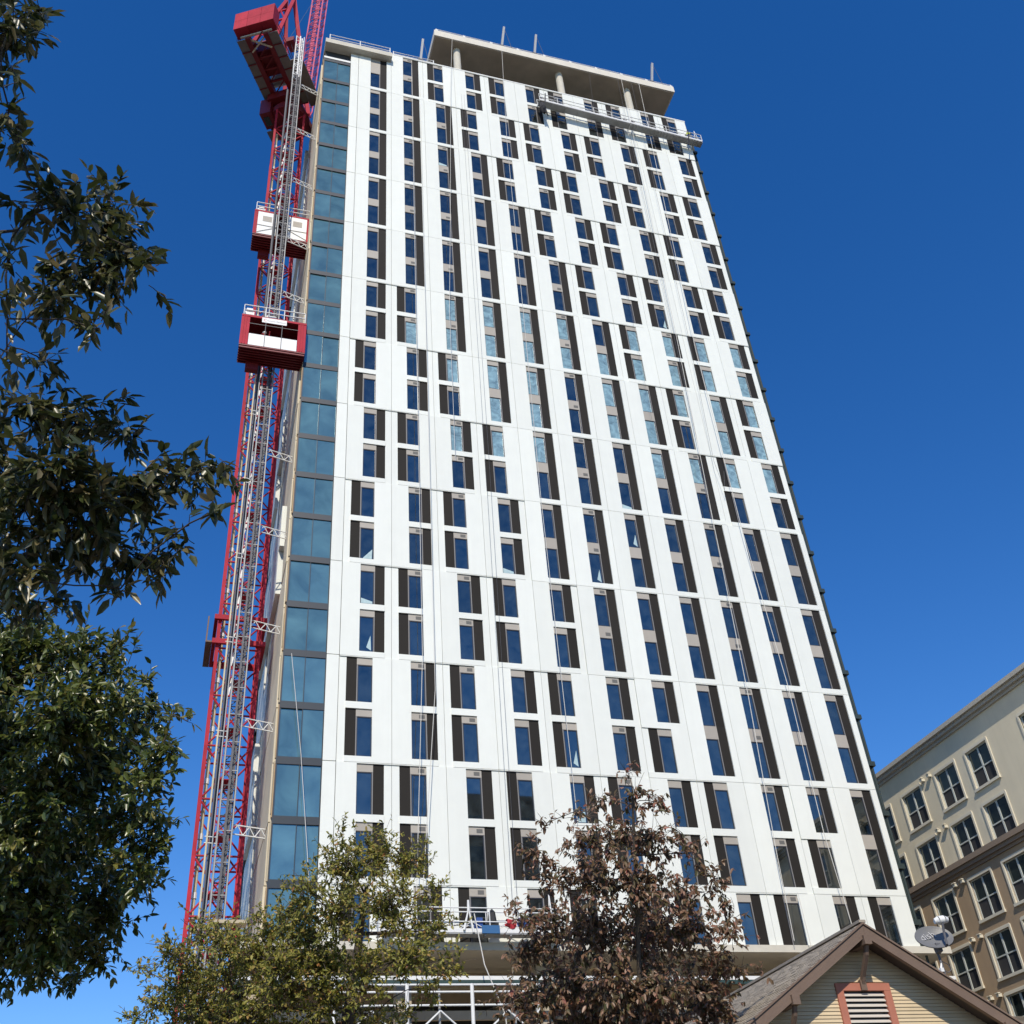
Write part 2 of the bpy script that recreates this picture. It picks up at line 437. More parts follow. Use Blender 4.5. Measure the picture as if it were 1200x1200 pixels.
# ---- concrete core behind the cladding, roof slab, coping
b = MB(); b.box(-2.25, 31.3, .30, 20, 15.0, 88.6); b.box(3.4, 31.3, .30, 20, 88.6, 89.5); b.build('core_wall', M_core, T)
b = MB(); b.box(-.12, 31.37, .141, .299, 15.3, 88.55); b.build('joint_backing', M_joint, T)
b = MB(); b.box(3.42, 31.42, -.02, .32, 89.905, 90.03); b.box(31.1, 31.42, .32, 20, 89.5, 90.03); b.build('parapet_coping', M_coping, T)
b = MB(); b.box(3.40, 31.37, .142, .30, 88.56, 89.9); b.box(31.302, 31.37, .301, 20, 15.3, 89.49); b.build('parapet_wall', M_white, T)
b = MB(); b.box(-2.36, 3.36, -.55, 8, 88.63, 89.22); b.build('roof_slab', M_conc, T)
b = MB(); b.box(-2.36, -.13, -.03, .30, 87.02, 87.28); b.build('sill_flashing', M_coping, T)

# ---- glazed corner
pane_m = [bx('curtain_pane', M_curt, (0, 1.08, .045, .065, .11, 2.70)), bx('curtain_pane', M_curt, (0, 1.02, .045, .065, .11, 2.70))]
span_m = bx('spandrel_band', M_mull, (-2.34, -.125, .005, .12, 2.71, 3.10))
cap_m = bx('head_gasket', M_frame, (-2.34, -.125, -.012, .03, 2.70, 2.745))
for i in range(-1, 23):
    z = Z0 + 3*i
    for xx, mm in ((-2.29, pane_m[0]), (-1.175, pane_m[1])):
        o = link('curtain_pane', mm, T, (xx, 0, z)); o.rotation_euler = (R(random.uniform(-.6, .6)), 0, R(random.uniform(-.6, .6)))
    s_ = link('spandrel_band', span_m, T, (0, 0, z)); link('gasket', cap_m, s_)
for x0, x1 in ((-2.36, -2.29), (-1.21, -1.175), (-.155, -.124)):
    b = MB(); b.box(x0, x1, .0, .10, 15.3, 87.02); b.build('mullion', M_mull, T)
b = MB(); b.box(-2.34, -.13, .20, .29, 15.3, 87); b.build('dark_room_wall', M_core, T)

# ---- unfinished left flank: raw edge strip, tan sheathing, staggered white panels
for i in range(-1, 23):
    z = Z0 + 3*i
    random.seed(100+i)
    d = random.choice((7.0, 8.5, 10.2, 10.8)); off = random.uniform(-.9, .2)
    if i in (6, 7) : d = 3.0
    b = MB(); b.box(-2.385-random.uniform(0, .05), -2.362, .02, random.uniform(.14, .22), z+.01, z+random.uniform(2.7, 2.99)); b.build('raw_edge_strip', M_flash if i % 3 else M_plank, T)
    if i % 4 != 2:
        b = MB(); b.box(-2.39-random.uniform(0, .05), -2.363, .25, .5, z+random.uniform(0, .5), z+random.uniform(2.4, 2.98)); b.build('edge_batten', M_plank, T)
    b = MB(); b.box(-2.45-random.uniform(0, .05), -2.251, .63, d, z+.02+off*0, z+2.97); b.build('sheathing_board', M_sheath, T)
    pr = .28 if (i//2) % 2 else .05
    b = MB(); b.box(-2.45-pr, -2.251, d+random.uniform(.3, 1.2), 14.6 + (1.6 if i % 2 else 0), z+.01, z+2.99); b.build('wall_panel', M_white, T)
    b = MB(); b.box(-2.50, -2.251, 16.6, 19.9, z+.35, z+2.9); b.build('side_panel', M_dark, T)
    b = MB(); b.box(-2.62, -2.251, 18.3, 20, z+.01, z+2.99); b.build('wall_panel', M_white, T)

# ---- rooftop canopy on round columns
b = MB(); b.box(7.25, 30.95, -.40, 13, 94.15, 95.05); b.build('canopy_slab', M_canopy, T)
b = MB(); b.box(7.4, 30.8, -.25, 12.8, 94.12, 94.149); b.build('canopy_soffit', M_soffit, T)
for x in (9.55, 19.45, 26.3):
    for y in (.62, 11.5):
        b = MB(); b.tube((x,y,89.5),(x,y,94.12), .34, 20); b.build('canopy_column', M_conc, T, smooth=True)
b = MB(); b.box(11, 28, 5.5, 12, 89.5, 93.2); b.build('penthouse_wall', M_conc, T)

# ---- podium below the white facade
b = MB(); b.box(-3.5, 33.1, -.12, 22, 14.94, 15.285); b.build('podium_slab', M_conc, T)
for z, th in ((10.4, .35), (5.9, .35)):
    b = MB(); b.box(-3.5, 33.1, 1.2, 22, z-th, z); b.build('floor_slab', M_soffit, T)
for x in (-2.6, 4.2, 11, 17.8, 24.6, 31.6):
    for y in (1.8, 9.0):
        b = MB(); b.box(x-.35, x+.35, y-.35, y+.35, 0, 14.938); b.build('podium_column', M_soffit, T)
b = MB(); b.box(-3.2, 32.8, 9.4, 9.7, 0, 14.938); b.build('inner_wall', M_core, T)
for y in (4.2, 7.0):
    b = MB(); b.box(-3.3, 32.9, y-.25, y+.25, 14.2, 14.938); b.build('ceiling_beam', M_soffit, T)
b = MB(); b.box(-3.4, 33.0, .05, .20, 13.69, 13.86); b.build('ledger_beam', M_steelw, T)
b = MB(); b.box(-3.4, 33.0, .06, .16, 13.50, 13.688); b.build('ledger_strip', M_teal, T)
b = MB(); b.box(-3.4, 33.0, 3.1, 3.25, 15-.65, 14.5); b.build('ledger_beam', M_steelw, T) 
b = MB(); b.box(-3.4, 33.0, 2.6, 2.8, 12.55, 12.95); b.build('floor_edge', M_soffit, T)

# ---- dark riser pipe up the right corner
b = MB(); b.box(31.46, 31.74, .34, .50, 15.3, 88.9); b.build('corner_channel', M_green, T)
b = MB()
b.tube((31.82, .35, .5), (31.82, .35, 88.6), .07, 8); b.tube((31.50, .62, .5), (31.50, .62, 88.6), .07, 8)
rp = b.build('riser_pipe', M_green, T)
clip = bx('pipe_bracket', M_green, (31.44, 31.98, .18, .66, -.14, .14))
for i in range(0, 24): link('pipe_bracket', clip, rp, (0, 0, 16.6+3*i))

# ---- roof rails
def guard(name, pts, label, ph=1.0, rails=(.55, .98), bobs=False):
    t = thing(name, label, 'guard rail', pts[0], group='guard rails on the roof')
    o0 = Vector(pts[0])
    for i in range(len(pts)-1):
        p, q = Vector(pts[i])-o0, Vector(pts[i+1])-o0
        n = max(1, round((q-p).length/2.6))
        for j in range(n+1):
            c = p.lerp(q, j/n); b = MB(); b.tube(c, c+Vector((0,0,ph)), .045, 6); b.build('post', M_steelw, t)
            if bobs:
                b = MB(); b.box(c.x-.12, c.x+.12, c.y-.12, c.y+.12, 0, .30); b.build('post_foot', M_steelw, t)
        for h in rails:
            b = MB(); b.tube(p+Vector((0,0,h)), q+Vector((0,0,h)), .03, 6); b.build('rail', M_steelw, t)
guard('guard_rail', [(-2.0, -.35, 89.22), (3.2, -.35, 89.22)], 'white guard rail on the corner roof slab above the glazed column')
guard('guard_rail', [(3.6, .15, 90.03), (7.2, .15, 90.03)], 'short white guard rail on the parapet between corner slab and roof canopy', .7, (.35, .66))
guard('guard_rail', [(7.5, -.2, 95.05), (30.8, -.2, 95.05)], 'thin rail with white post feet along the roof canopy edge', .55, (.5,), True)
# ------------------------------------------------------------------ davit arms on the roof
def davit(x, y, z, lean, label):
    t = thing('davit_arm', label, 'davit arm', (x, y, z), group='davit arms on the roof')
    b = MB(); b.bar((0, 0, 0), (lean, .15, 4.2), .20, .20); b.build('arm', M_galv, t)
    b = MB(); b.box(-.22, .22, -.22, .22, 0, .28); b.build('foot', M_cable, t)
    b = MB(); b.tube((lean, .15, 4.2), (lean+.45, -.1, 0.05), .018, 4); b.build('stay_rope', M_cable, t)
davit(6.0, .2, 90.03, .35, 'grey davit pole on the parapet left of the roof canopy')
davit(13.7, -.15, 95.05, .55, 'leaning grey davit pole, leftmost of the three on the roof canopy')
davit(16.9, -.15, 95.05, .55, 'leaning grey davit pole, middle one of the three on the roof canopy')
davit(28.8, -.15, 95.05, .75, 'leaning grey davit pole near the right end of the roof canopy')

# ------------------------------------------------------------------ people
def person(label, loc, rz, shirt, legs, lean=.1, arm=(.35, .35), hat=True, vest=False, group='workers on the swing stages'):
    t = thing('person', label, 'person', loc, rz, group)
    P = {'pel': (0,0,.95,.15), 'waist': (0,-.02,1.10,.14), 'chest': (0,-.06-lean*.6,1.32,.175), 'neck': (0,-.08-lean,1.50,.065), 'head': (0,-.10-lean,1.64,.105), 'top': (0,-.10-lean,1.74,.07),
         'sl': (.20,-.06-lean*.7,1.42,.075), 'el': (.30,-.18-lean,1.16,.055), 'wl': (.24,-.40-lean,1.16+arm[0]*.3,.042), 'hl': (.22,-.50-lean,1.16+arm[0]*.4,.045),
         'sr': (-.20,-.06-lean*.7,1.42,.075), 'er': (-.30,-.16-lean,1.16,.055), 'wr': (-.24,-.38-lean,1.16+arm[1]*.3,.042), 'hr': (-.22,-.48-lean,1.16+arm[1]*.4,.045),
         'hipl': (.10,0,.88,.11), 'kl': (.12,-.05,.50,.075), 'al': (.12,.02,.09,.05), 'tl': (.13,-.16,.05,.045),
         'hipr': (-.10,0,.88,.11), 'kr': (-.13,.02,.50,.075), 'ar': (-.14,.06,.09,.05), 'tr': (-.15,-.12,.05,.045)}
    E_ = 'pel-waist waist-chest chest-neck neck-head head-top chest-sl sl-el el-wl wl-hl chest-sr sr-er er-wr wr-hr pel-hipl hipl-kl kl-al al-tl pel-hipr hipr-kr kr-ar ar-tr'.split()
    ks = list(P); me = bpy.data.meshes.new('body')
    me.from_pydata([P[k][:3] for k in ks], [tuple(ks.index(x) for x in e_.split('-')) for e_ in E_], [])
    o = link('body', me, t)
    md = o.modifiers.new('skin', 'SKIN'); o.modifiers.new('sub', 'SUBSURF').render_levels = 2
    for i, k in enumerate(ks):
        me.skin_vertices[0].data[i].radius = (P[k][3], P[k][3]); me.skin_vertices[0].data[i].use_root = (k == 'pel')
    me.materials.append(shirt)
    def blob(name, c, r, mt):
        bm = bmesh.new(); bmesh.ops.create_uvsphere(bm, u_segments=14, v_segments=9, radius=1)
        bmesh.ops.scale(bm, vec=r, verts=bm.verts); bmesh.ops.translate(bm, vec=c, verts=bm.verts)
        mm = bpy.data.meshes.new(name); bm.to_mesh(mm); bm.free(); mm.materials.append(mt)
        for p in mm.polygons: p.use_smooth = True
        return link(name, mm, t)
    hx = P['head']
    blob('face', (0, hx[1]-.02, 1.64), (.085, .105, .125), M_skin)
    blob('nose', (0, hx[1]-.125, 1.63), (.018, .025, .025), M_skin)
    if hat:
        blob('hard_hat', (0, hx[1], 1.715), (.125, .145, .10), M_hat)
    b = MB()
    for s_ in (.11, -.13):
        b.tube((s_, 0, .92), (s_*1.1, -.02, .50), .125, 10, .09); b.tube((s_*1.1, -.02, .50), (s_*1.1, .03, .08), .09, 10, .075)
    b.build('trousers', legs, t, smooth=True)
    if vest:
        b = MB(); b.path([(0,0,.98),(0,-.03,1.12),(0,-.07-lean*.6,1.34),(0,-.08-lean*.9,1.45)], [.19,.19,.225,.16], 12); b.build('vest', M_hivis, t, smooth=True)
    return t

# ------------------------------------------------------------------ swing stages
def stage(x0, x1, z0, z1, y, label, ribs, group='swing stages hung on the facade', height=1.05):
    L = x1-x0
    t = thing('swing_stage', label, 'swing stage', (x0, y, z0), group=group)
    sl_ = (z1-z0)/L
    Z = lambda u, h: Vector((u, 0, sl_*u+h))
    D = Vector((0, .62, 0))
    b = MB()
    n = 8
    b.poly([Z(0,0), Z(L,0), Z(L,0)+D, Z(0,0)+D]); b.poly([Z(0,.06), Z(L,.06), Z(L,.06)+D, Z(0,.06)+D])
    b.poly([Z(0,0), Z(0,.06), Z(L,.06), Z(L,0)]); b.poly([Z(0,0)+D, Z(0,.06)+D, Z(L,.06)+D, Z(L,0)+D]); b.poly([Z(0,0), Z(0,.06), Z(0,.06)+D, Z(0,0)+D]); b.poly([Z(L,0), Z(L,.06), Z(L,.06)+D, Z(L,0)+D])
    b.build('platform', M_galv, t)
    k = max(2, int(L/(.30 if ribs else 1.2)))
    for i in range(k+1):
        b = MB(); u = L*i/k; c = Z(u, -.035); b.bar(c+Vector((0,.02,0)), c+D-Vector((0,.02,0)), .07, .06); b.build('floor_rib', M_galv, t)
    for side in (0, 1):
        o = D*side
        b = MB(); b.bar(Z(0,.15)+o, Z(L,.15)+o, .03, .18); b.build('toe_board', M_steelw, t)
        for h in (.55, height):
            b = MB(); b.tube(Z(0,h)+o, Z(L,h)+o, .03, 6); b.build('rail', M_steelw, t)
        m_ = max(2, int(L/1.5)); b = MB()
        for i in range(m_):
            u, v = L*i/m_, L*(i+1)/m_
            b.tube(Z(u,.1)+o, Z((u+v)/2,.55)+o, .02, 5); b.tube(Z((u+v)/2,.55)+o, Z(v,.1)+o, .02, 5)
            b.tube(Z(u,.1)+o, Z(u,height)+o, .025, 5)
        b.tube(Z(L,.1)+o, Z(L,height)+o, .025, 5)
        b.build('truss', M_steelw, t)
    for u in (.35, L-.35):
        b = MB(); c = Z(u, .5)+D*.5; b.box(c.x-.16, c.x+.16, c.y-.16, c.y+.16, c.z-.35, c.z+.3); b.build('hoist_motor', M_cable, t)
        b = MB(); p = Z(u,.1)
        b.tube(p, p+D*.5+Vector((0,0,1.9)), .03, 5); b.tube(p+D, p+D*.5+Vector((0,0,1.9)), .03, 5); b.build('stirrup', M_steelw, t)
    return t
stage(16.4, 24.9, 86.3, 85.85, -.98, 'long pale swing stage under the roof canopy, left of the two joined end to end', False)
stage(25.0, 31.95, 85.85, 85.5, -.98, 'ribbed grey swing stage under the roof canopy reaching past the right corner', True)
person('worker in dark clothes and white hard hat at the left end of the roof stage', (18.2, -.66, 86.26), R(170), M_darkcl, M_darkcl, .1)
person('worker in pale vest beside the right corner of the tower on the roof stage', (30.9, -.66, 85.62), R(150), M_darkcl, M_blue, .15, vest=True)
def small(name, label, cat, loc, mt, boxes=(), tubes=(), group=None):
    b = MB()
    for q in boxes: b.box(*q)
    for q in tubes: b.tube(*q)
    return tag(b.build(name, mt, None, loc), label, cat, group)
small('tool_bucket', 'dark tool bucket on the floor of the left roof stage', 'bucket', (21.3, -.7, 86.10), M_cable, tubes=[((0,0,0),(0,0,.5),.16,10,.22)])
small('hanging_rags', 'dark cloth bundle hanging under the left end of the roof stage', 'cloth', (16.6, -.75, 86.2), M_darkcl, tubes=[((0,0,0),(.1,0,-.6),.22,7,.30),((.1,0,-.6),(.2,.05,-1.3),.30,7,.12),((.25,0,-.5),(.5,.05,-1.6),.12,6,.05)])
for x, z in ((17.0, 86.2), (30.7, 85.55)):
    small('tether_rope', 'black tether hanging over the %s end of the roof stage' % ('left' if x < 20 else 'right'), 'rope', (x, -1.03, z), M_black, tubes=[((0,0,1.3),(-.1,-.02,.3),.05,5,.05),((-.1,-.02,.3),(-.35,0,-1.1),.05,5,.05)])
low = stage(2.6, 11.2, 15.42, 15.42, -.95, 'white swing stage resting just above the podium slab behind the trees', False, height=1.17)
for s_ in (7.25,):
    b = MB(); b.box(4.55, 4.83, .05, .60, .15, .75); b.build('motor_cover', M_blue, low)
small('tool_bag', 'black bell shaped bag hung on the rail of the lowest stage', 'bag', (7.95, -.80, 15.42), M_black, boxes=[(-.28,.28,0,.2,.45,.62)], tubes=[((0,.1,.62),(0,.1,1.05),.22,10,.16),((0,.1,1.05),(0,.1,1.2),.16,10,.03)])
small('folded_jacket', 'red jacket thrown over the lowest stage rail', 'jacket', (8.75, -.9, 15.42), M_redcl, tubes=[((-.2,0,.55),(.25,.05,.45),.17,8,.20),((0,0,.62),(.1,0,.25),.2,8,.12)])
small('blue_tarp', 'blue tarp bundle beside the red jacket on the lowest stage', 'tarp', (9.35, -.9, 15.42), M_blue, tubes=[((-.2,0,.55),(.25,.05,.62),.2,8,.22),((.1,0,.62),(.2,0,.2),.2,8,.15)])
small('cooler_box', 'flat blue box on the deck of the lowest stage', 'box', (7.35, -1.02, 15.42), M_bluebox, boxes=[(0,.85,0,.45,.02,.38)])
small('rope_bundle', 'blue and white rope bundle over the lowest stage rail', 'rope', (6.75, -1.02, 15.42), M_steelw, tubes=[((0,0,1.1),(-.25,0,.15),.03,6,.06),((0,0,1.1),(.2,0,.05),.03,6,.06),((0,.02,1.5),(0,.02,1.0),.05,6,.07)])

# ------------------------------------------------------------------ ropes down the facade
def rope(pts, mt, r, label):
    b = MB(); b.path([Vector(p) for p in pts], r, 5)
    tag(b.build('suspension_rope', mt), label, 'rope', 'ropes hanging down the white facade')
Y = -.46
rope([(8.9,-.42,94.2),(8.45,Y,86),(7.95,Y,71.4),(7.4,Y,58),(7.3,Y,44)], M_rope, .016, 'pale rope from the left corner of the roof canopy down the third window column')
rope([(5.2,.1,90),(5.0,Y,60),(4.95,Y,30),(4.35,-.7,16.4)], M_rope, .018, 'pale rope down the second window column, left one of the slanting pair')
rope([(5.9,.1,90),(5.65,Y,45),(5.6,Y,28),(4.6,-.7,16.4)], M_rope, .018, 'pale rope down the second window column, right one of the slanting pair')
for x, q in ((9.25,'left'), (9.5,'right')):
    rope([(x+.3,.05,90),(x,Y,45),(x-.2,Y,16.2)], M_cable, .008, 'thin dark line down the fourth window column, %s of two' % q)
rope([(13.6,-.42,94.2),(13.1,Y,80),(12.7,Y,42),(12.8,Y,24),(12.8,Y,16)], M_rope, .017, 'pale rope down the fifth window column through the middle of the facade')
rope([(25.4,-.42,94.2),(24.95,Y,60),(24.5,Y,42),(24.2,Y,29),(23.8,Y,20),(23.7,Y,15.4)], M_rope, .020, 'pale rope down the ninth window column on the right part of the facade')
rope([(25.0,-.42,94.2),(24.75,Y,60),(24.62,Y,44)], M_cable, .010, 'thin dark line beside the pale rope of the ninth window column')
rope([(26.4,-.42,94.2),(25.95,Y,59),(25.6,Y,47),(25.9,Y,44.5),(26.2,Y,46.2)], M_cable, .010, 'thin dark line ending in a loose loop between ninth and tenth window columns')
rope([(27.2,-.42,94.2),(26.3,Y,58),(26.5,Y,41),(27.0,Y,30),(26.95,Y,21),(27.3,Y,15.4)], M_rope, .020, 'pale rope down the tenth window column near the right corner')
rope([(22.1,-.42,94.2),(21.6,Y,80),(21.5,Y,50)], M_cable, .008, 'thin dark line down the eighth window column')
rope([(7.0,-1.05,16.3),(7.3,-1.3,14),(8.1,-1.4,11.9),(8.5,-1.5,6),(8.6,-1.6,.1)], M_rope, .026, 'thick pale rope hanging from the lowest stage down past the podium slab')
rope([(24.62,-.3,17.85),(24.5,-.6,15.2),(24.3,-.7,9),(24.2,-.7,.1)], M_rope, .02, 'pale rope hanging past the podium slab left of the shingled gable')
# slanting thin line across the glazed corner
rope([(-1.95,-.25,29.6),(-1.2,-.35,24),(-.45,-.45,17),(.1,-.5,13)], M_rope, .018, 'thin pale line slanting across the lower panes of the glazed corner')

# ------------------------------------------------------------------ scaffold in front of the podium
sc = thing('scaffold_frame', 'white tube scaffold with cross braces standing before the dark podium', 'scaffold', (4.0, -1.5, 0))
for x in (-3.4, -.27, 2.62, 5.6):
    b = MB(); b.tube((x, 0, 0), (x, 0, 13.15 if x != 5.6 else 12.4), .085, 10); b.build('post', M_steelw, sc, smooth=True)
for x in (1.2, 4.6):
    b = MB(); b.tube((x, .25, 0), (x, .25, 13.0), .05, 8); b.build('thin_post', M_galv, sc)
for z, y in ((13.1, 0), (12.82, .05), (12.28, .05), (10.2, 0), (7.8, 0)):
    b = MB(); b.tube((-3.4, y, z), (5.9, y, z+.02), .045, 8); b.build('ledger_tube', M_steelw, sc)
for zz in (11.0, 8.6, 6.2):
    for x in (1.17, 4.2, -1.8):
        b = MB(); b.tube((x-1.25, -.06, zz), (x, -.06, zz+1.05), .04, 6); b.tube((x+1.25, -.06, zz), (x, -.06, zz+1.05), .04, 6); b.build('cross_brace', M_steelw, sc)

# ------------------------------------------------------------------ construction hoist
HX, HY = -4.40, 1.5
ho = thing('hoist_mast', 'slim grey lattice hoist mast standing beside the glazed tower corner', 'hoist mast', (HX, HY, 0))
b = MB(); r_ = .325
cs = [(-r_,-r_), (r_,-r_), (r_,r_), (-r_,r_)]
for x, y in cs: b.tube((x,y,0),(x,y,1.508), .042, 6)
for (x0,y0), (x1,y1) in zip(cs, cs[1:]+cs[:1]):
    for z in (.02, .76): b.tube((x0,y0,z),(x1,y1,z), .030, 5, None, 0 if z < .5 else 1)
    b.tube((x0,y0,.02),(x1,y1,.76), .028, 5, None, 1); b.tube((x1,y1,.76),(x0,y0,1.50), .028, 5, None, 1)
b.box(-.05,.05,-r_-.06,-r_+.02,0,1.508, 1); b.box(.10,.22,-.2,.2,0,1.508, 1)
sec = b.mesh('mast_section', [M_galv, M_cable])
sec2 = sec.copy(); sec2.materials[0] = M_steelw; sec2.materials[1] = M_steelw
for i in range(60): link('mast_section', sec2 if i > 55 else sec, ho, (0, 0, 1.0+1.508*i))
b = MB(); b.box(-.3, 1.35, -.45, .3, 16.35, 16.5); b.build('landing_plank', M_plank, ho)
b = MB(); b.box(-1.2, 1.2, -1.0, 1.0, 0, 1.0); b.build('base_frame', M_galv, ho)
tie = MB()
for y0, y1 in ((.0, .5),):
    for z in (0, .45): tie.tube((.3, y0, z), (2.0, y1, z), .036, 6)
    for k in range(3):
        a0, a1 = k/3, (k+1)/3
        L_ = lambda t, z: Vector((.3, y0, z)).lerp(Vector((2.0, y1, z)), t)
        tie.tube(L_(a0, 0), L_((a0+a1)/2, .45), .025, 5); tie.tube(L_((a0+a1)/2, .45), L_(a1, 0), .025, 5)
tm = tie.mesh('wall_tie', M_steelw)
for i, z in enumerate((20.6, 26.2, 32.0, 38.4, 44.2, 58.6, 64.4, 71.5, 78.0, 84.3)): link('wall_tie', tm, ho, (0, 0, z))
for x, y, mt, r_c, nm in ((-.78, -.35, M_ycable, .05, 'trailing_cable'), (-.52, -.50, M_galv, .03, 'guide_tube')):
    b = MB(); b.tube((x, y, .5), (x, y, 50.8 if nm != 'guide_tube' else 60), r_c, 6); b.build(nm, mt, ho)
for x, y, r_c, zt in ((-.60, .35, .09, 84), (.12, .48, .07, 80)):
    b = MB(); b.tube((x, y, .5), (x, y, zt), r_c, 7); b.build('cable_bundle', M_cable, ho)
arm = MB(); arm.tube((-.9,-.36,0),(-.3,-.3,0), .03, 5); arm.tube((-.9,-.36,.3),(-.3,-.3,.3), .03, 5)
am = arm.mesh('cable_guide', M_steelw)
for i in range(6): link('cable_guide', am, ho, (0, 0, 20+5.4*i))

def hoist_car(loc, front, label, side_panels):
    """4.1 m wide car; local origin: floor centre"""
    t = thing('hoist_car', label, 'hoist car', loc, group='red and white hoist cars on the lattice mast')
    W, Dp, H = 2.05, .78, 2.72
    b = MB(); b.box(-W, W, -Dp, Dp, 0, .10); b.build('floor', M_redd, t)
    for i in range(7):
        b = MB(); y = -Dp+.1+i*(2*Dp-.2)/6; b.box(-W+.02, W-.02, y-.05, y+.05, -.14, -.001); b.build('floor_joist', M_redd, t)
    for x in (-W, W):
        for y in (-Dp, Dp):
            b = MB(); s_ = .52 if front else .26; x0, x1 = (x, x+s_) if x < 0 else (x-s_, x)
            ya, yb = (y-.01, y+.09) if y < 0 else (y-.09, y+.01)
            b.box(x0, x1, ya, yb, .101, H)
            for k in (.3, .6) if front else ():
                xx = x0+(x1-x0)*k; b.box(xx-.02, xx+.02, ya-.03, ya-.002, .12, H-.02)
            b.build('corner_post', M_red, t)
    b = MB(); b.box(-W, W, -Dp, Dp, H, H+.10); b.build('roof', M_redd, t)
    b = MB(); b.box(-W, W, -Dp-.03, -Dp+.06, H-.12, H+.02); b.build('head_beam', M_red, t)
    if front:
        xs = [-W+.53, -.52, .52, W-.53]
        for i in range(3):
            b = MB(); b.box(xs[i]+.012, xs[i+1]-.012, -Dp-.012, -Dp+.03, .102, 1.10); b.build('front_panel', M_signw, t)
        b = MB()
        for x in (-.52, .52): b.tube((x, -Dp-.03, .12), (x, -Dp-.03, H-.1), .02, 5)
        b.tube((-W+.5, -Dp-.02, 2.0), (W-.5, -Dp-.02, 2.0), .02, 5); b.build('gate_bars', M_jamb, t)
        b = MB(); b.box(-W+.1, W-.1, Dp-.16, Dp-.10, .11, H-.02); b.build('back_wall', M_redd, t)
        sg = MB(); sg.box(-.78, .78, -Dp-.075, -Dp-.035, H-.50, H-.06); sg = sg.build('sign_board', M_signw, t)
        txt('sign_text', 'hampion Elevators', .155, (-.46, -Dp-.079, H-.345), M_signt, sg)
        txt('sign_logo', 'C', .30, (-.70, -Dp-.079, H-.385), M_signr, sg)
    else:
        for x0, x1 in ((-W+.27, -.42), (.42, W-.27)):
            b = MB(); b.box(x0, x1, -Dp-.02, -Dp+.03, .12, H-.13); p = b.build('side_panel', M_signw, t)
            b = MB(); b.box(x0+.35, x1-.35, -Dp-.032, -Dp-.021, 1.55, 2.15); b.build('vent_grille', M_tan, p)
            b = MB(); m_ = x0 if x0 < 0 else x1; n_ = x1 if x0 < 0 else x0
            b.tube((m_, -Dp-.05, 1.05), (n_, -Dp-.05, 1.02), .018, 5); b.tube((m_, -Dp-.05, .2), (n_, -Dp-.05, 1.0), .018, 5); b.build('brace_rods', M_grille, p)
        b = MB(); b.box(-W+.1, W-.1, Dp-.16, Dp-.10, .11, H-.02); b.build('back_wall', M_redd, t)
    b = MB()
    for x in (-W+.1, -.6, .6, W-.1): b.tube((x, -Dp+.05, H+.1), (x, -Dp+.05, H+1.0), .03, 6)
    for h in (.55, 1.0): b.tube((-W+.1, -Dp+.05, H+h), (W-.1, -Dp+.05, H+h), .04, 6)
    for h in (.55, 1.0): b.tube((-W+.1, -Dp+.05, H+h), (-W+.1, Dp-.05, H+h), .03, 6)
    b.build('roof_rail', M_steelw, t)
    b = MB(); b.box(-W+.15, -W+.75, -.2, .5, H+.1, H+1.0); b.box(-W+.25, -W+.65, -.25, -.2, H+1.0, H+1.25); b.build('drive_unit', M_steelw, t)
    b = MB(); b.box(-.4, .1, -.55, -.2, H+.1, H+.5); b.box(.9, 1.4, -.3, .2, H+.1, H+.6); b.build('control_box', M_steelw, t)
    b = MB(); b.box(-1.5, -.7, Dp-.3, Dp+.1, -.75, -.141); b.build('under_frame', M_redd, t)
    return t
def txt(name, s, size, loc, mt, parent, rot=(R(90), 0, 0)):
    cu = bpy.data.curves.new(name, 'FONT'); cu.body = s; cu.size = size; cu.extrude = .002
    tmp = bpy.data.objects.new('tmp', cu); COL.objects.link(tmp)
    bpy.context.view_layer.update()
    me = bpy.data.meshes.new_from_object(tmp.evaluated_get(bpy.context.evaluated_depsgraph_get()))
    bpy.data.objects.remove(tmp)
    me.materials.clear(); me.materials.append(mt)
    o = link(name, me, parent, loc); o.rotation_euler = rot
    return o
hoist_car((-4.40, .22, 51.15), True, 'lower hoist car, red with open front and white sign board', True)
hoist_car((-4.40, 2.80, 65.2), False, 'upper hoist car, red frame with two white panels behind the lattice mast', True)
person('hoist operator in dark red clothing inside the open lower hoist car', (-5.0, .15, 51.25), R(15), M_redcl, M_darkcl, .15, (1.1, .2), True, False, 'operator in the hoist car')

# ------------------------------------------------------------------ tower crane
CXY = Vector((-4.45, 7.0, 0))
cr = thing('tower_crane', 'red luffing tower crane with lattice mast left of the white tower', 'crane', CXY)
h_ = 1.18
def mast_sec(mat_):
    b = MB(); q = [(-h_,-h_),(h_,-h_),(h_,h_),(-h_,h_)]
    for x, y in q: b.bar((x,y,0),(x,y,3.0), .18, .18)
    for (x0,y0),(x1,y1) in zip(q, q[1:]+q[:1]):
        b.tube((x0,y0,.03),(x1,y1,.03), .06, 5)
        mx, my = (x0+x1)/2, (y0+y1)/2
        b.tube((x0,y0,.05),(mx,my,1.5), .055, 5); b.tube((x1,y1,.05),(mx,my,1.5), .055, 5)
        b.tube((mx,my,1.5),(x0,y0,2.95), .055, 5); b.tube((mx,my,1.5),(x1,y1,2.95), .055, 5)
    for x in (-.25, .25): b.tube((x, .5, 0), (x, .5, 3.0), .025, 4)
    for k in range(6): b.tube((-.25, .5, .25+.5*k), (.25, .5, .25+.5*k), .018, 4)
    b.box(-.55, .55, -.4, .9, 1.45, 1.50)
    return b.mesh('mast_section', mat_)
ms = mast_sec(M_red)
for i in range(29): link('mast_section', ms, cr, (0, 0, 3.0*i))
b = MB()
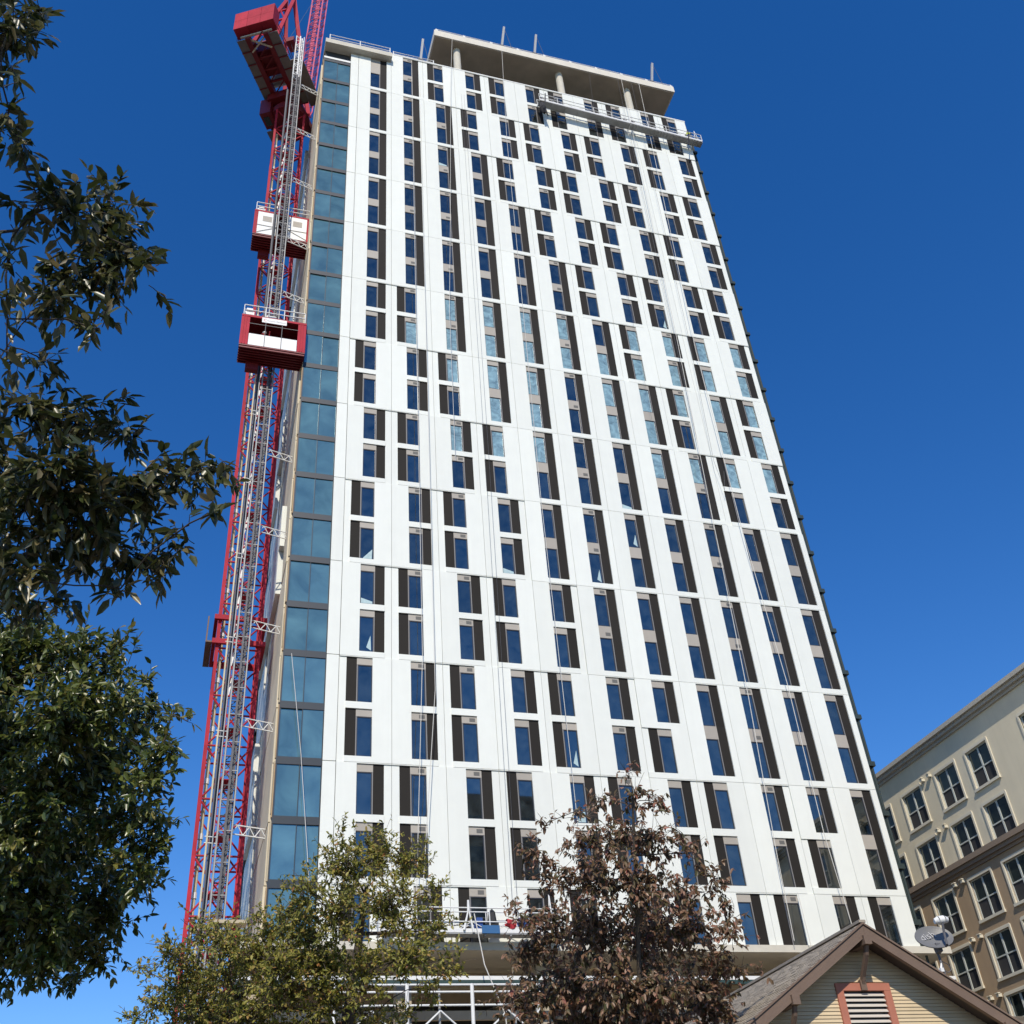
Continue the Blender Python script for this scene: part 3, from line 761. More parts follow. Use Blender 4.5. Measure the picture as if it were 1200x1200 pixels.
for z in (33.2, 34.8):
    for s_ in (-1, 1):
        b.box(-1.5, 1.5, s_*1.38-.10, s_*1.38+.10, z, z+.30); b.box(s_*1.40-.10, s_*1.40+.10, -1.27, 1.27, z+.003, z+.297)
b.build('tie_collar', M_red, cr)
b = MB(); b.box(-1.78, -1.51, -1.5, 1.5, 33.2, 33.3); b.box(-1.86, -1.78, -1.5, 1.5, 33.2, 34.9); b.build('collar_platform', M_barge, cr)
b = MB(); b.tube((-.95, -.75, 2), (-.95, -.75, 84), .10, 8)
pp = b.build('concrete_pipe', M_ycable, cr)
for i in range(27):
    b = MB(); b.tube((-.95, -.75, 4+3*i), (-.95, -.75, 4.3+3*i), .14, 8); b.build('pipe_coupling', M_steelw, pp)
wc = MB()
for i in range(0, 30): wc.bar((-.35, -.9, 30.0+1.9*i), (-.15, -.9, 31.3+1.9*i), .12, .05)
wc.build('ladder_cage', M_steelw, cr)
# slewing part
b = MB(); b.tube((0,0,87),(0,0,87.7), 1.75, 24, cap=True); b.tube((0,0,87.7),(0,0,88.3), 1.5, 24, cap=True); b.build('slewing_ring', M_redd, cr)
tv, sv = Vector((-.5, -.87, 0)).normalized(), Vector((.87, -.5, 0)).normalized()
up = Vector((0,0,1))
P_ = lambda t, s_, z: tv*t + sv*s_ + up*z
b = MB(); 
def obox(b, t0, t1, s0, s1, z0, z1, mi=0):
    n = len(b.v)
    b.v += [tuple(P_(t, s_, z)) for z in (z0, z1) for t, s_ in ((t0,s0),(t1,s0),(t1,s1),(t0,s1))]
    for q in ((0,3,2,1),(4,5,6,7),(0,1,5,4),(1,2,6,5),(2,3,7,6),(3,0,4,7)): b.f.append(tuple(n+i for i in q)); b.m.append(mi)
obox(b, -2.2, 2.0, -1.3, 1.3, 88.3, 89.15); b.build('turntable', M_redd, cr)
for s_ in (-.82, .82):
    b = MB(); obox(b, -2.6, 7.25, s_-.20, s_+.20, 89.16, 89.75); b.build('deck_girder', M_redd, cr)
for i in range(7):
    b = MB(); t0 = -.6+1.15*i; obox(b, t0, t0+.16, -.61, .61, 89.30, 89.5); b.bar(P_(t0+.1,-.6,89.4), P_(t0+1.1,.6,89.4), .10, .08); b.build('deck_cross_beam', M_redd, cr)
for s0, s1 in ((-1.8, -1.04), (1.04, 1.85)):
    for i in range(6):
        b = MB(); t0 = .3+1.16*i; obox(b, t0, t0+1.08, s0, s1, 89.22, 89.30); g = b.build('walkway_grating', M_grate, cr)
        b = MB()
        obox(b, t0-.04, t0+.02, s0, s1, 89.10, 89.215); b.build('grating_joist', M_redd, g)
    sgn = s0 if s0 < 0 else s1
    b = MB()
    for h in (.55, 1.1): b.tube(P_(.3, sgn, 89.3+h), P_(7.2, sgn, 89.3+h), .03, 5)
    for i in range(7): b.tube(P_(.3+1.15*i, sgn, 89.3), P_(.3+1.15*i, sgn, 90.4), .025, 5)
    b.build('walkway_rail', M_redd, cr)
b = MB(); obox(b, -.2, 4.4, 1.86, 2.9, 89.24, 89.34); b.build('side_platform', M_grate, cr)
for i, (s0, s1) in enumerate(((-1.8, -.62), (-.60, .60), (.62, 1.8))):
    for j in range(2):
        b = MB(); obox(b, 7.0, 8.0, s0, s1, 89.78+1.26*j, 91.02+1.26*j); b.build('counterweight_block', M_red, cr)
b = MB(); b.bar(P_(7.35,-1.3,89.5), P_(6.0,.9,89.1), .12, .12); b.bar(P_(7.35,1.3,89.5), P_(6.0,-.9,89.1), .10, .10); b.bar(P_(7.3,-1.4,89.45), P_(7.3,1.4,89.45), .14, .14); b.build('deck_end_brace', M_trim, cr)
b = MB(); obox(b, 3.2, 5.6, -.75, .75, 89.76, 91.4); b.build('winch_house', M_redd, cr)
b = MB(); b.tube(P_(2.2,-.8,90.6), P_(2.2,.8,90.6), .55, 16, cap=True); b.build('winch_drum', M_galv, cr)
cb = MB(); obox(cb, .2, 1.8, -2.0, -1.0, 86.7, 88.8); cb = cb.build('cab', M_redd, cr)
b = MB(); obox(b, .5, 1.3, -2.02, -2.005, 87.2, 88.4); obox(b, -.0, .18, -1.9, -1.2, 87.3, 88.5); obox(b, .5, 1.4, -1.8, -1.3, 86.675, 86.695); b.build('window', M_nglass, cb)
b = MB(); obox(b, -.9, .15, -2.0, -1.1, 86.4, 86.5); obox(b, -.6, -.2, -1.9, -1.5, 86.501, 87.0); b.build('cab_platform', M_grate, cr)
AP = P_(2.2, 0, 104.5)
for s_ in (-1.15, 1.15):
    b = MB(); b.bar(P_(6.2, s_, 89.76), AP+sv*s_*.35, .30, .30); b.build('a_frame_leg', M_red, cr)
    b = MB(); b.bar(P_(-1.2, s_, 89.76), AP+sv*s_*.35, .34, .34); b.build('a_frame_leg', M_red, cr)
for k in (.25, .5, .75):
    b = MB(); q0 = P_(6.2,-1.15,89.76).lerp(AP, k); q1 = P_(6.2,1.15,89.76).lerp(AP, k); b.bar(q0, q1, .14, .14)
    q2 = P_(6.2,1.15,89.76).lerp(AP, k-.2); b.bar(q0, q2, .10, .10); b.build('a_frame_tie', M_red, cr)
b = MB(); obox(b, 3.2, 4.3, 1.2, 1.9, 92.8, 93.4); b.build('limit_box', M_redd, cr)
# jib
TH = R(86.0); jd = tv*(-math.cos(TH)) + up*math.sin(TH); jn = tv*(-math.sin(TH)) - up*math.cos(TH)
J0 = P_(-2.3, -.25, 90.2)
def JP(L, s_, d): return J0 + jd*L + sv*s_ + jn*d
hw, dp = .62, 1.0
b = MB()
for s_ in (-hw, hw):
    b.bar(JP(0, s_*.9, 0), JP(3, s_, 0), .13, .13); b.bar(JP(3, s_, 0), JP(45, s_, 0), .13, .13)
    b.bar(JP(0, s_*.9, 0), JP(4, s_, dp), .11, .11) ; b.bar(JP(4, s_, dp), JP(45, s_, dp), .11, .11)
b.build('jib_chords', M_pink, cr)
b = MB()
for i in range(40):
    L0, L1 = 3+i*1.05, 3+(i+1)*1.05
    for d in (0, dp):
        a0, a1 = (-hw, hw) if i % 2 else (hw, -hw)
        b.tube(JP(L0, a0, d), JP(L1, a1, d), .035, 4); b.tube(JP(L0, -hw, d), JP(L0, hw, d), .03, 4)
    for s_ in (-hw, hw):
        d0, d1 = (0, dp) if i % 2 else (dp, 0)
        b.tube(JP(L0, s_, d0), JP(L1, s_, d1), .035, 4)
    b.poly([JP(L0, -.30, dp*.5), JP(L1-.1, -.30, dp*.5), JP(L1-.1, .05, dp*.5), JP(L0, .05, dp*.5)])
b.build('jib_lacing', M_pink, cr)
b = MB(); b.tube(AP, JP(42, 0, 0), .04, 5); b.tube(P_(4.3,1.5,93.2), P_(1.5, 2.4, 87.6), .015, 4); b.tube(P_(4.3,1.5,93.2), AP+sv*3, .012, 4); b.build('pendant_rope', M_cable, cr)
# ------------------------------------------------------------------ neighbouring stucco block
NB = thing('stucco_apartment_block', 'beige and brown stucco apartment block with cream framed windows right of the tower', 'building', (38, 0, 0), R(-90))
NU0, NU1 = -22.0, 26.0
ycol = [13.2, 9.70, 6.31, 2.68, -.46, -5.49, -9.1, -12.6, -16.2]
ztop = [26.27, 23.01, 19.72, 16.60, 13.47, 10.30, 7.20, 4.10]
WW, WH = 1.98, 2.22
def zonesfor(za, zb): return [(-y-NU0, -y-NU0+WW, z-WH-za, z-za, None) for y in ycol for z in ztop if za < z-WH*.5 < zb]
link('upper_wall', height_mesh('upper_wall', NU1-NU0, 28.3-20.62, zonesfor(20.62, 28.3), M_beige, gap=0.0, deep=.20), NB, (NU0, 0, 20.62))
link('lower_wall', height_mesh('lower_wall', NU1-NU0, 20.6, zonesfor(0, 20.6), M_brown, gap=0.0, deep=.20), NB, (NU0, 0, 0))
b = MB(); b.box(NU0+.02, NU1-.02, .205, 16, 0, 28.2); b.build('inner_mass', M_core, NB)
b = MB(); b.box(NU0-.01, NU0+.019, .0, 16, 0, 28.25); b.box(NU1-.019, NU1+.01, .0, 16, 0, 28.25); b.build('end_wall', M_beige, NB)
for z0, z1, d in ((27.80, 27.97, .14), (27.971, 28.17, .34), (28.171, 28.43, .52)):
    b = MB(); b.box(NU0-d, NU1+d, -d, .19, z0, z1); b.build('cornice', M_corn, NB)
for z0, z1, d, mt in ((20.22, 20.40, .10, M_cornb), (20.401, 20.62, .24, M_cornb), (20.621, 20.92, .36, M_cornb)):
    b = MB(); b.box(NU0-d, NU1+d, -d, -.002, z0, z1); b.build('storey_band', mt, NB)
# window unit, origin lower left of the opening
b = MB(); t_ = .13
b.box(-t_, 0, -.07, .05, -.0, WH+t_); b.box(WW, WW+t_, -.07, .05, 0, WH+t_); b.box(0, WW, -.07, .05, WH+.001, WH+t_); b.box(-t_*.5, WW+t_*.5, -.05, .02, WH+t_+.001, WH+t_+.05)
n_surr = b.mesh('window', M_trim)
b = MB(); b.box(-t_-.04, WW+t_+.04, -.12, .10, -.15, -.001); n_sill = b.mesh('sill', M_trim)
b = MB(); f_ = .06; hm = WH*.47
b.box(0, f_, .085, .16, 0, WH); b.box(WW-f_, WW, .085, .16, 0, WH); b.box(f_, WW-f_, .085, .16, 0, f_); b.box(f_, WW-f_, .085, .16, WH-f_, WH)
b.box(WW/2-.055, WW/2+.055, .075, .16, f_+.001, WH-f_-.001)
for x0, x1 in ((f_+.001, WW/2-.056), (WW/2+.056, WW-f_-.001)): b.box(x0, x1, .082, .16, hm-.035, hm+.035)
n_sash = b.mesh('sash', M_sash)
n_pane = [bx('pane', M_nglass if z0 > .5 else M_nscreen, (x0, x1, .125, .145, z0, z1)) for x0, x1 in ((f_, WW/2-.056), (WW/2+.056, WW-f_)) for z0, z1 in ((f_, hm-.036), (hm+.036, WH-f_))]
for y in ycol:
    for z in ztop:
        o = link('window', n_surr, NB, (-y, 0, z-WH)); link('sill', n_sill, o); link('sash', n_sash, o)
        for q in n_pane: link('pane', q, o)
b = MB(); b.box(-.11, .11, -.22, .0, -.05, .12); b.box(-.14, .14, -.27, -.10, .121, .17); ventm = b.mesh('vent_cap', M_trim)
for z in ztop:
    for y in (3.83, 3.10, -10.9, -11.6): link('vent_cap', ventm, NB, (-y, 0, z+.10))

# ------------------------------------------------------------------ gabled house
H = thing('gabled_house', 'old wooden house with brown gable, cream clapboards and terracotta louvred vent', 'house', (6.10, -31.77, 0))
SL, RUN, LEN, AZ = .62, 4.7, 13.0, 6.99
ang = math.atan(SL)
for sgn, nm in ((-1, 'left'), (1, 'right')):
    b = MB()
    X = sgn*RUN
    for dz0, dz1, y0, y1, n_, mt in ((-.14, -.045, .145, LEN, 'roof_deck', M_soff2),):
        pts = [(0, y0, AZ+dz0), (X, y0, AZ-RUN*SL+dz0), (X, y0, AZ-RUN*SL+dz1), (0, y0, AZ+dz1)]
        q = [(p[0], y1, p[2]) for p in pts]
        b.poly(pts); b.poly(q[::-1])
        for i in range(4): b.quad(pts[i], pts[(i+1)%4], q[(i+1)%4], q[i])
        b.build(n_, mt, H)
    # barge board and drip strip
    for z0, z1, y0, y1, n_, mt in ((-.285, -.075, .055, .144, 'barge_board', M_barge), (-.068, -.030, .025, .13, 'drip_strip', M_barge)):
        b = MB(); x0 = sgn*.001
        pts = [(x0, y0, AZ+z0), (X, y0, AZ-RUN*SL+z0), (X, y0, AZ-RUN*SL+z1), (x0, y0, AZ+z1)]
        q = [(p[0], y1, p[2]) for p in pts]
        b.poly(pts); b.poly(q[::-1])
        for i in range(4): b.quad(pts[i], pts[(i+1)%4], q[(i+1)%4], q[i])
        b.build(n_, mt, H)
    # shingles
    random.seed(5+sgn); b = MB(); ex = .125
    Lr = RUN/math.cos(ang); nrow = int(Lr/ex)
    ux, uz = sgn*math.cos(ang), -math.sin(ang); nx_, nz_ = sgn*math.sin(ang), math.cos(ang)
    for r_i in range(nrow):
        s0 = r_i*ex; y = .04 + random.uniform(-.02, .0)
        while y < LEN-.05:
            wd = random.uniform(.11, .26); s1 = s0+ex+.02+random.uniform(-.012, .012); th = random.uniform(.005, .012)
            yy0, yy1 = y+.001, min(y+wd-.001, LEN)
            c = lambda s_, h_: (ux*s_+nx_*h_, uz*s_+nz_*h_+AZ-.040)
            (ax, az), (bx_, bz), (cx, cz) = c(s0, .004), c(s1, .004+th), c(s1, 0)
            n = len(b.v); b.v += [(ax,yy0,az),(ax,yy1,az),(bx_,yy1,bz),(bx_,yy0,bz),(cx,yy1,cz),(cx,yy0,cz)]
            for f in ((n,n+1,n+2,n+3),(n+3,n+2,n+4,n+5),(n,n+3,n+5),(n+1,n+4,n+2)): b.f.append(f); b.m.append(0)
            y += wd
    b.build('roof_shingles', M_shing, H, kind='stuff')
    # soffit boards of the overhang
    for i in range(9):
        x0, x1 = sgn*(i*.5+.02), sgn*(i*.5+.48)
        b = MB(); b.quad((x0,.146,AZ-.145-abs(x0)*SL),(x1,.146,AZ-.145-abs(x1)*SL),(x1,.575,AZ-.145-abs(x1)*SL),(x0,.575,AZ-.145-abs(x0)*SL)); b.build('soffit_board', M_soff2, H)
b = MB(); b.box(-.07, .07, .03, LEN, AZ-.035, AZ+.012); b.build('ridge_cap', M_shing, H)
z = 4.6; ex = .062
while z < AZ-.22:
    def hx(zz): return (AZ-.15-zz)/SL
    x0, x1 = hx(z), max(hx(z+ex), .01)
    if z < 5.995:
        spans = [(-1, .58)] if z+ex > 4.85 else [(0, 0)]
    else: spans = [(0, 0)]
    segs = [(-x0, x0, -x1, x1)] if spans[0] == (0, 0) else [(-x0, -.50, -x1, -.50), (.50, x0, .50, x1)]
    for a0, a1, b0, b1 in segs:
        b = MB(); n = 0
        b.v = [(a0,.562,z),(a1,.562,z),(b1,.578,z+ex-.002),(b0,.578,z+ex-.002),(a0,.60,z),(a1,.60,z),(b1,.60,z+ex-.002),(b0,.60,z+ex-.002)]
        b.f = [(0,1,2,3),(0,4,5,1),(4,0,3,7),(1,5,6,2),(3,2,6,7)]; b.m = [0]*5
        b.build('clapboard', M_siding, H)
    z += ex
b = MB(); hb = (AZ-.16-4.6)/SL
b.poly([(-hb,.605,4.6),(hb,.605,4.6),(0,.605,AZ-.16)]); b.box(-3.9, 3.9, .58, LEN-.3, 0, 4.59); b.build('house_wall', M_siding, H)
# gable vent
b = MB()
b.box(-.575, .575, .525, .60, 5.872, 6.0); b.build('vent_trim', M_terra, H)
for s_ in (-1, 1):
    x0, x1 = sorted((s_*.575, s_*.43)); b = MB(); b.box(x0, x1, .528, .60, 4.78, 5.871); b.build('vent_trim', M_terra, H)
b = MB(); b.box(-.575, .575, .50, .60, 4.68, 4.779); b.build('vent_sill', M_terra, H)
b = MB(); b.quad((-.43,.603,4.78),(.43,.603,4.78),(.43,.603,5.87),(-.43,.603,5.87)); b.build('vent_backing', M_black, H)
for i in range(12):
    zz = 4.80+.09*i
    b = MB(); b.quad((-.428,.545,zz),(.428,.545,zz),(.428,.595,zz+.052),(-.428,.595,zz+.052)); b.quad((-.428,.545,zz-.014),(.428,.545,zz-.014),(.428,.545,zz),(-.428,.545,zz)); b.quad((-.428,.545,zz-.014),(-.428,.595,zz+.038),(.428,.595,zz+.038),(.428,.545,zz-.014))
    b.build('slat', M_slat, H)
# knee braces
for x, zt in ((0, AZ-.34), (-1.76, AZ-.34-1.76*SL+.06), (2.54, AZ-.34-2.54*SL+.06)):
    b = MB(); b.box(x-.075, x+.075, .0, .58, zt-.09, zt+.07); br = b.build('purlin_end', M_barge, H)
    b = MB(); pts = [(x,.10,zt-.08),(x,.18,zt-.24),(x,.30,zt-.38),(x,.45,zt-.55),(x,.52,zt-.68)]
    for p, q in zip(pts, pts[1:]): b.bar(p, q, .065, .075)
    b.box(x-.06, x+.06, .48, .559, zt-.78, zt-.60); b.build('knee_brace', M_barge, br)

# second roof farther right, behind the gable
H2 = thing('back_house', 'shingled hip roof peeking out behind the right rake of the gabled house', 'house', (17.0, -19.0, 0))
b = MB(); b.box(-3.6, 9, .4, 8, 0, 7.0); b.build('house_wall', M_brown, H2)
random.seed(8); b = MB()
P0, Px, Ps = Vector((-4.4, -.4, 6.85)), Vector((1, 0, 0)), Vector((0, .92, .40))
for i in range(30):
    x = .16*i*.9
    while x < 13.5 - .05*i:
        wd = random.uniform(.14, .3); s0, s1 = i*.16, i*.16+.19
        p = [P0+Px*x+Ps*s0+Vector((0,-.03,.03)), P0+Px*(x+wd-.01)+Ps*s0+Vector((0,-.03,.03)), P0+Px*(x+wd-.01)+Ps*s1, P0+Px*x+Ps*s1]
        b.poly(p); b.quad(P0+Px*x+Ps*s0, P0+Px*(x+wd-.01)+Ps*s0, p[1], p[0]); x += wd
b.build('roof_shingles', M_shing, H2, kind='stuff')

# ------------------------------------------------------------------ satellite dish
D = thing('satellite_dish', 'grey oval satellite dish with white feed horn on the gabled house roof', 'satellite dish', (7.95, -31.28, 5.86))
b = MB(); b.path([(0,0,-.02),(0,.02,.45),(.01,.07,.80)], .025, 8); b.build('mast', M_cable, D, smooth=True)
b = MB(); b.tube((-.07,.0,.36),(.0,.02,.50), .025, 8, .015); b.box(-.09,-.02,-.03,.03,.33,.40); b.build('foot_bracket', M_dishw, D)
nrm = Vector((-.22, -.80, .52)).normalized(); uu = Vector((.93, -.30, .12)); uu = (uu - nrm*uu.dot(nrm)).normalized(); vv = nrm.cross(uu)
if vv.z < 0: vv = -vv
DC = Vector((-.03, -.03, .97))
def dp_(r, t, off=0): return DC + uu*(r*.375*math.cos(t)) + vv*(r*.285*math.sin(t)) + nrm*(.085*(r*r)-.085+off)
b = MB(); NR, NT = 7, 36
for off, flip in ((0, 0), (-.02, 1)):
    for i in range(NR):
        for j in range(NT):
            r0, r1, t0, t1 = i/NR, (i+1)/NR, 2*math.pi*j/NT, 2*math.pi*(j+1)/NT
            b.quad(dp_(r0,t0,off), dp_(r1,t0,off), dp_(r1,t1,off), dp_(r0,t1,off))
for j in range(NT):
    t0, t1 = 2*math.pi*j/NT, 2*math.pi*(j+1)/NT
    b.quad(dp_(1,t0,0), dp_(1,t1,0), dp_(1,t1,-.02), dp_(1,t0,-.02))
dd = b.build('reflector', M_dish, D)
me = txt('printed_word', 'dish', .21, (0,0,0), M_print, dd)
tm_ = Matrix((uu, vv, nrm)).transposed().to_4x4() @ Matrix.Rotation(R(12), 4, 'Z')
tm_.translation = DC + uu*-.24 + vv*-.015 + nrm*-.052
me.rotation_euler = (0,0,0); me.matrix_basis = tm_
arm0 = DC - vv*.27 + uu*.10; lnb = DC + nrm*.30 + vv*.10 + uu*.16
b = MB(); b.path([arm0, arm0+nrm*.06-vv*.02, arm0.lerp(lnb,.55)-vv*.03, lnb-vv*.05], .024, 8); b.build('feed_arm', M_cable, D)
b = MB(); b.path([lnb-uu*.13-nrm*.02, lnb-uu*.05, lnb+uu*.06, lnb+uu*.13-nrm*.02], [.05,.075,.075,.055], 12); b.tube(lnb-uu*.131-nrm*.02, lnb-uu*.13-nrm*.02, .0, 12, .05); b.tube(lnb, lnb-nrm*.10, .05, 10, .035); b.build('feed_horn', M_dishw, D, smooth=True)
b = MB(); b.bar(DC-vv*.10-nrm*.10, DC-vv*.20-nrm*.12-Vector((0,0,.06)), .10, .12); b.build('back_bracket', M_cable, D)
b = MB(); b.path([(.02,.05,.55),(.16,.05,.48),(.20,.05,.38),(.12,.05,.33),(.03,.05,.38)], .008, 5); b.build('cable_loop', M_cable, D)

# ------------------------------------------------------------------ block across the street behind the viewer, met only as a reflection
OB = thing('office_block', 'dark stepped block across the street mirrored in the lowest tower windows', 'building', (36, -88, 0))
for x0, x1, h in ((-11, 2, 56), (2.01, 16, 46)):
    b = MB(); b.box(x0, x1, -9, 9, 0, h); bl_ = b.build('wall', M_cornb, OB)
    for z in range(3, h-2, 4):
        b = MB(); b.box(x0+.8, x1-.8, 9.002, 9.06, z, z+2); b.build('window_band', M_nglass, bl_)
# ------------------------------------------------------------------ trees
LT = np.array([(0,0,0),(.30,.5,.05),(.30,-.5,.05),(.72,.36,.02),(.72,-.36,.02),(1,0,-.10),(.32,0,-.04),(.72,0,-.06)])
LF = [(0,6,1),(0,2,6),(6,7,3,1),(2,4,7,6),(7,5,3),(4,5,7)]
def leaf_mesh(name, pos, axis, nrm, L, W, mt):
    n = len(pos)
    ax = axis/np.linalg.norm(axis, axis=1, keepdims=True)
    sd = np.cross(nrm, ax); sd /= np.linalg.norm(sd, axis=1, keepdims=True)+1e-9
    nn = np.cross(ax, sd)
    V = (pos[:, None, :] + ax[:, None, :]*(LT[None, :, 0, None]*L[:, None, None]) + sd[:, None, :]*(LT[None, :, 1, None]*W[:, None, None]) + nn[:, None, :]*(LT[None, :, 2, None]*L[:, None, None])).reshape(-1, 3)
    me = bpy.data.meshes.new(name)
    loops, starts, tot = [], [], []
    fl = np.concatenate([np.array(f) for f in LF]); sizes = np.array([len(f) for f in LF])
    allv = (fl[None, :] + 8*np.arange(n)[:, None]).ravel()
    sz = np.tile(sizes, n); st = np.concatenate([[0], np.cumsum(sz)[:-1]])
    me.vertices.add(len(V)); me.vertices.foreach_set('co', V.astype(np.float32).ravel())
    me.loops.add(len(allv)); me.loops.foreach_set('vertex_index', allv.astype(np.int32))
    me.polygons.add(len(sz)); me.polygons.foreach_set('loop_start', st.astype(np.int32)); me.polygons.foreach_set('loop_total', sz.astype(np.int32))
    me.update(calc_edges=True); me.validate()
    me.materials.append(mt)
    return me
one = np.array([[0., 0, 0]])
def tree(name, label, base, trunk, clumps, leafmat, bark, LEN, WID, per, twig, droop, seed, singles=0, upb=.1, spread=1.0, sparse=0.0, tw_r=.006, limb=.05, bare=0, group=None, face=.3):
    rng = np.random.default_rng(seed)
    base = Vector(base)
    t = thing(name, label, 'tree', base, group=group)
    b = MB(); b.path([Vector(p[:3])-base for p in trunk], [p[3] for p in trunk], 10); b.build('trunk', bark, t, smooth=True)
    nodes = []
    for p, q in zip(trunk, trunk[1:]):
        for k in range(6):
            f = k/6; nodes.append((np.array(p[:3])*(1-f)+np.array(q[:3])*f, p[3]*(1-f)+q[3]*f))
    tp = np.array([n[0] for n in nodes])
    order = sorted(range(len(clumps)), key=lambda i: np.min(np.linalg.norm(tp-np.array(clumps[i][:3]), axis=1)))
    tw = MB(); pos, axs, nrs = [], [], []
    for ci in order:
        c = np.array(clumps[ci][:3]); rad = clumps[ci][3]
        N = np.array([n[0] for n in nodes]); d = np.linalg.norm(N-c, axis=1)
        pen = d + np.where(N[:, 2] > c[2]+.2, .6*(N[:, 2]-c[2]), 0)
        i = int(np.argmin(pen)); p0, r0 = nodes[i]
        dist = np.linalg.norm(c-p0)
        r1 = min(r0*.75, limb*(.35+.35*dist)); pts = [p0]; k = max(3, int(dist/.5)+2)
        mid = (p0+c)/2 + rng.normal(0, .10*dist, 3) + np.array([0, 0, .08*dist])
        for j in range(1, k+1):
            f = j/k; pts.append((1-f)**2*p0 + 2*f*(1-f)*mid + f*f*c + (rng.normal(0, .025*dist/k+.01, 3) if j < k else 0))
        rs = [max(r1*(1-.75*j/k), tw_r*1.3) for j in range(k+1)]
        b = MB(); b.path([Vector(p)-base for p in pts], rs, 6); b.build('branch', bark, t, smooth=True)
        for p, r_ in list(zip(pts, rs))[1:]: nodes.append((p, r_))
        ntw = max(5, int(per*rad**2*spread))
        for _ in range(ntw):
            u = rng.normal(0, 1, 3); u /= np.linalg.norm(u); u[2] += upb; u /= np.linalg.norm(u)
            st = c + rng.normal(0, .28*rad, 3) if rng.random() < .7 else pts[-2] + rng.normal(0, .1*rad, 3)
            ln = rad*rng.uniform(.45, 1.05)
            bend = rng.normal(0, .25, 3); bend[2] -= droop*.5
            tp_ = []
            m_ = 5
            for j in range(m_+1):
                f = j/m_; tp_.append(st + (u*f + bend*f*f*.5)*ln)
            tw.path([Vector(p)-base for p in tp_], [tw_r*(1-.6*j/m_) for j in range(m_+1)], 3)
            nl = max(2, int(ln/twig))
            if rng.random() < sparse: nl = nl//3
            for q in range(nl):
                f = rng.uniform(.15, 1) if q else 1.0
                j = min(int(f*m_), m_-1); g = f*m_-j
                p = tp_[j]*(1-g)+tp_[j+1]*g
                dirv = tp_[j+1]-tp_[j]; dirv /= np.linalg.norm(dirv)+1e-9
                a_ = dirv*.55 + rng.normal(0, .55, 3); a_[2] -= droop
                n_ = np.array([0, 0, 1.0]) + rng.normal(0, .55, 3) + np.array([-.4*face, -face, 0])
                pos.append(p); axs.append(a_); nrs.append(n_)
        for _ in range(bare):
            u = rng.normal(0, 1, 3); u[2] = abs(u[2])*.5; u /= np.linalg.norm(u); e_ = c + u*rad*rng.uniform(.9, 1.5)
            tw.path([Vector(c)-base, Vector((c+e_)/2+rng.normal(0,.05*rad,3))-base, Vector(e_)-base], [tw_r*1.2, tw_r*.9, tw_r*.5], 3)
    tw.build('twigs', bark, t, kind='stuff')
    pos, axs, nrs = np.array(pos), np.array(axs), np.array(nrs)
    n = len(pos); L = LEN*rng.uniform(.65, 1.2, n); W = L*WID/LEN*rng.uniform(.8, 1.15, n)
    bl = np.array(base)
    if singles:
        cp = np.array(cam.matrix_world.translation); dd = np.linalg.norm(pos-cp, axis=1)/L
        o_ = np.argsort(dd); sel = o_[:singles]; rest = o_[singles:]
        lm = leaf_mesh('leaf', one, np.array([[1.,0,0]]), np.array([[0,0,1.]]), np.array([1.]), np.array([WID/LEN]), leafmat)
        for i in sel:
            ax = Vector(axs[i]).normalized(); sd = Vector(nrs[i]).cross(ax).normalized(); nn = ax.cross(sd)
            M = Matrix((ax, sd, nn)).transposed().to_4x4() @ Matrix.Scale(float(L[i]), 4); M.translation = Vector(pos[i]-bl)
            o = link('leaf', lm, t); o.matrix_basis = M
        pos, axs, nrs, L, W = pos[rest], axs[rest], nrs[rest], L[rest], W[rest]
    link('crown', leaf_mesh('crown', pos-bl, axs, nrs, L, W, leafmat), t, kind='stuff')
    print(name, n, 'leaves')
    return t
NEAR = [(-7.91,-45.51,8.15,0.24),(-7.90,-45.48,7.76,0.13),(-7.85,-45.44,8.46,0.14),(-7.84,-45.21,7.53,0.16),(-7.68,-45.29,7.33,0.10),(-7.52,-44.75,7.47,0.25),(-7.40,-44.21,8.11,0.28),(-7.22,-44.20,7.70,0.27),(-7.45,-44.06,7.53,0.27),(-7.21,-44.56,6.60,0.15),(-7.00,-44.52,7.30,0.12),(-7.75,-44.72,7.19,0.09),(-7.75,-44.67,6.85,0.14),(-7.74,-44.66,6.66,0.11),(-7.70,-44.31,6.48,0.11),(-7.65,-43.43,7.26,0.15),(-7.67,-43.32,6.87,0.24),(-7.26,-43.43,6.77,0.24),(-7.02,-43.47,6.69,0.17),(-7.35,-43.98,5.86,0.26),(-7.10,-43.80,5.83,0.30),(-6.90,-43.51,6.22,0.26),(-6.66,-43.48,6.36,0.19),(-6.47,-43.41,6.52,0.17),(-6.32,-43.39,6.50,0.12),(-6.37,-44.27,5.52,0.12),(-6.60,-43.37,5.86,0.15),(-6.85,-43.17,5.90,0.21),(-7.15,-43.31,5.76,0.23),(-7.41,-43.78,5.60,0.26),(-7.71,-43.51,6.17,0.25),(-7.40,-43.72,5.27,0.19),(-7.40,-42.44,5.92,0.16),(-7.71,-42.46,5.90,0.21),(-6.68,-43.31,5.67,0.11),(-6.88,-43.54,5.38,0.10),(-7.86,-43.59,7.50,0.11),(-8.04,-43.57,6.66,0.29),(-8.06,-42.64,6.33,0.31)]
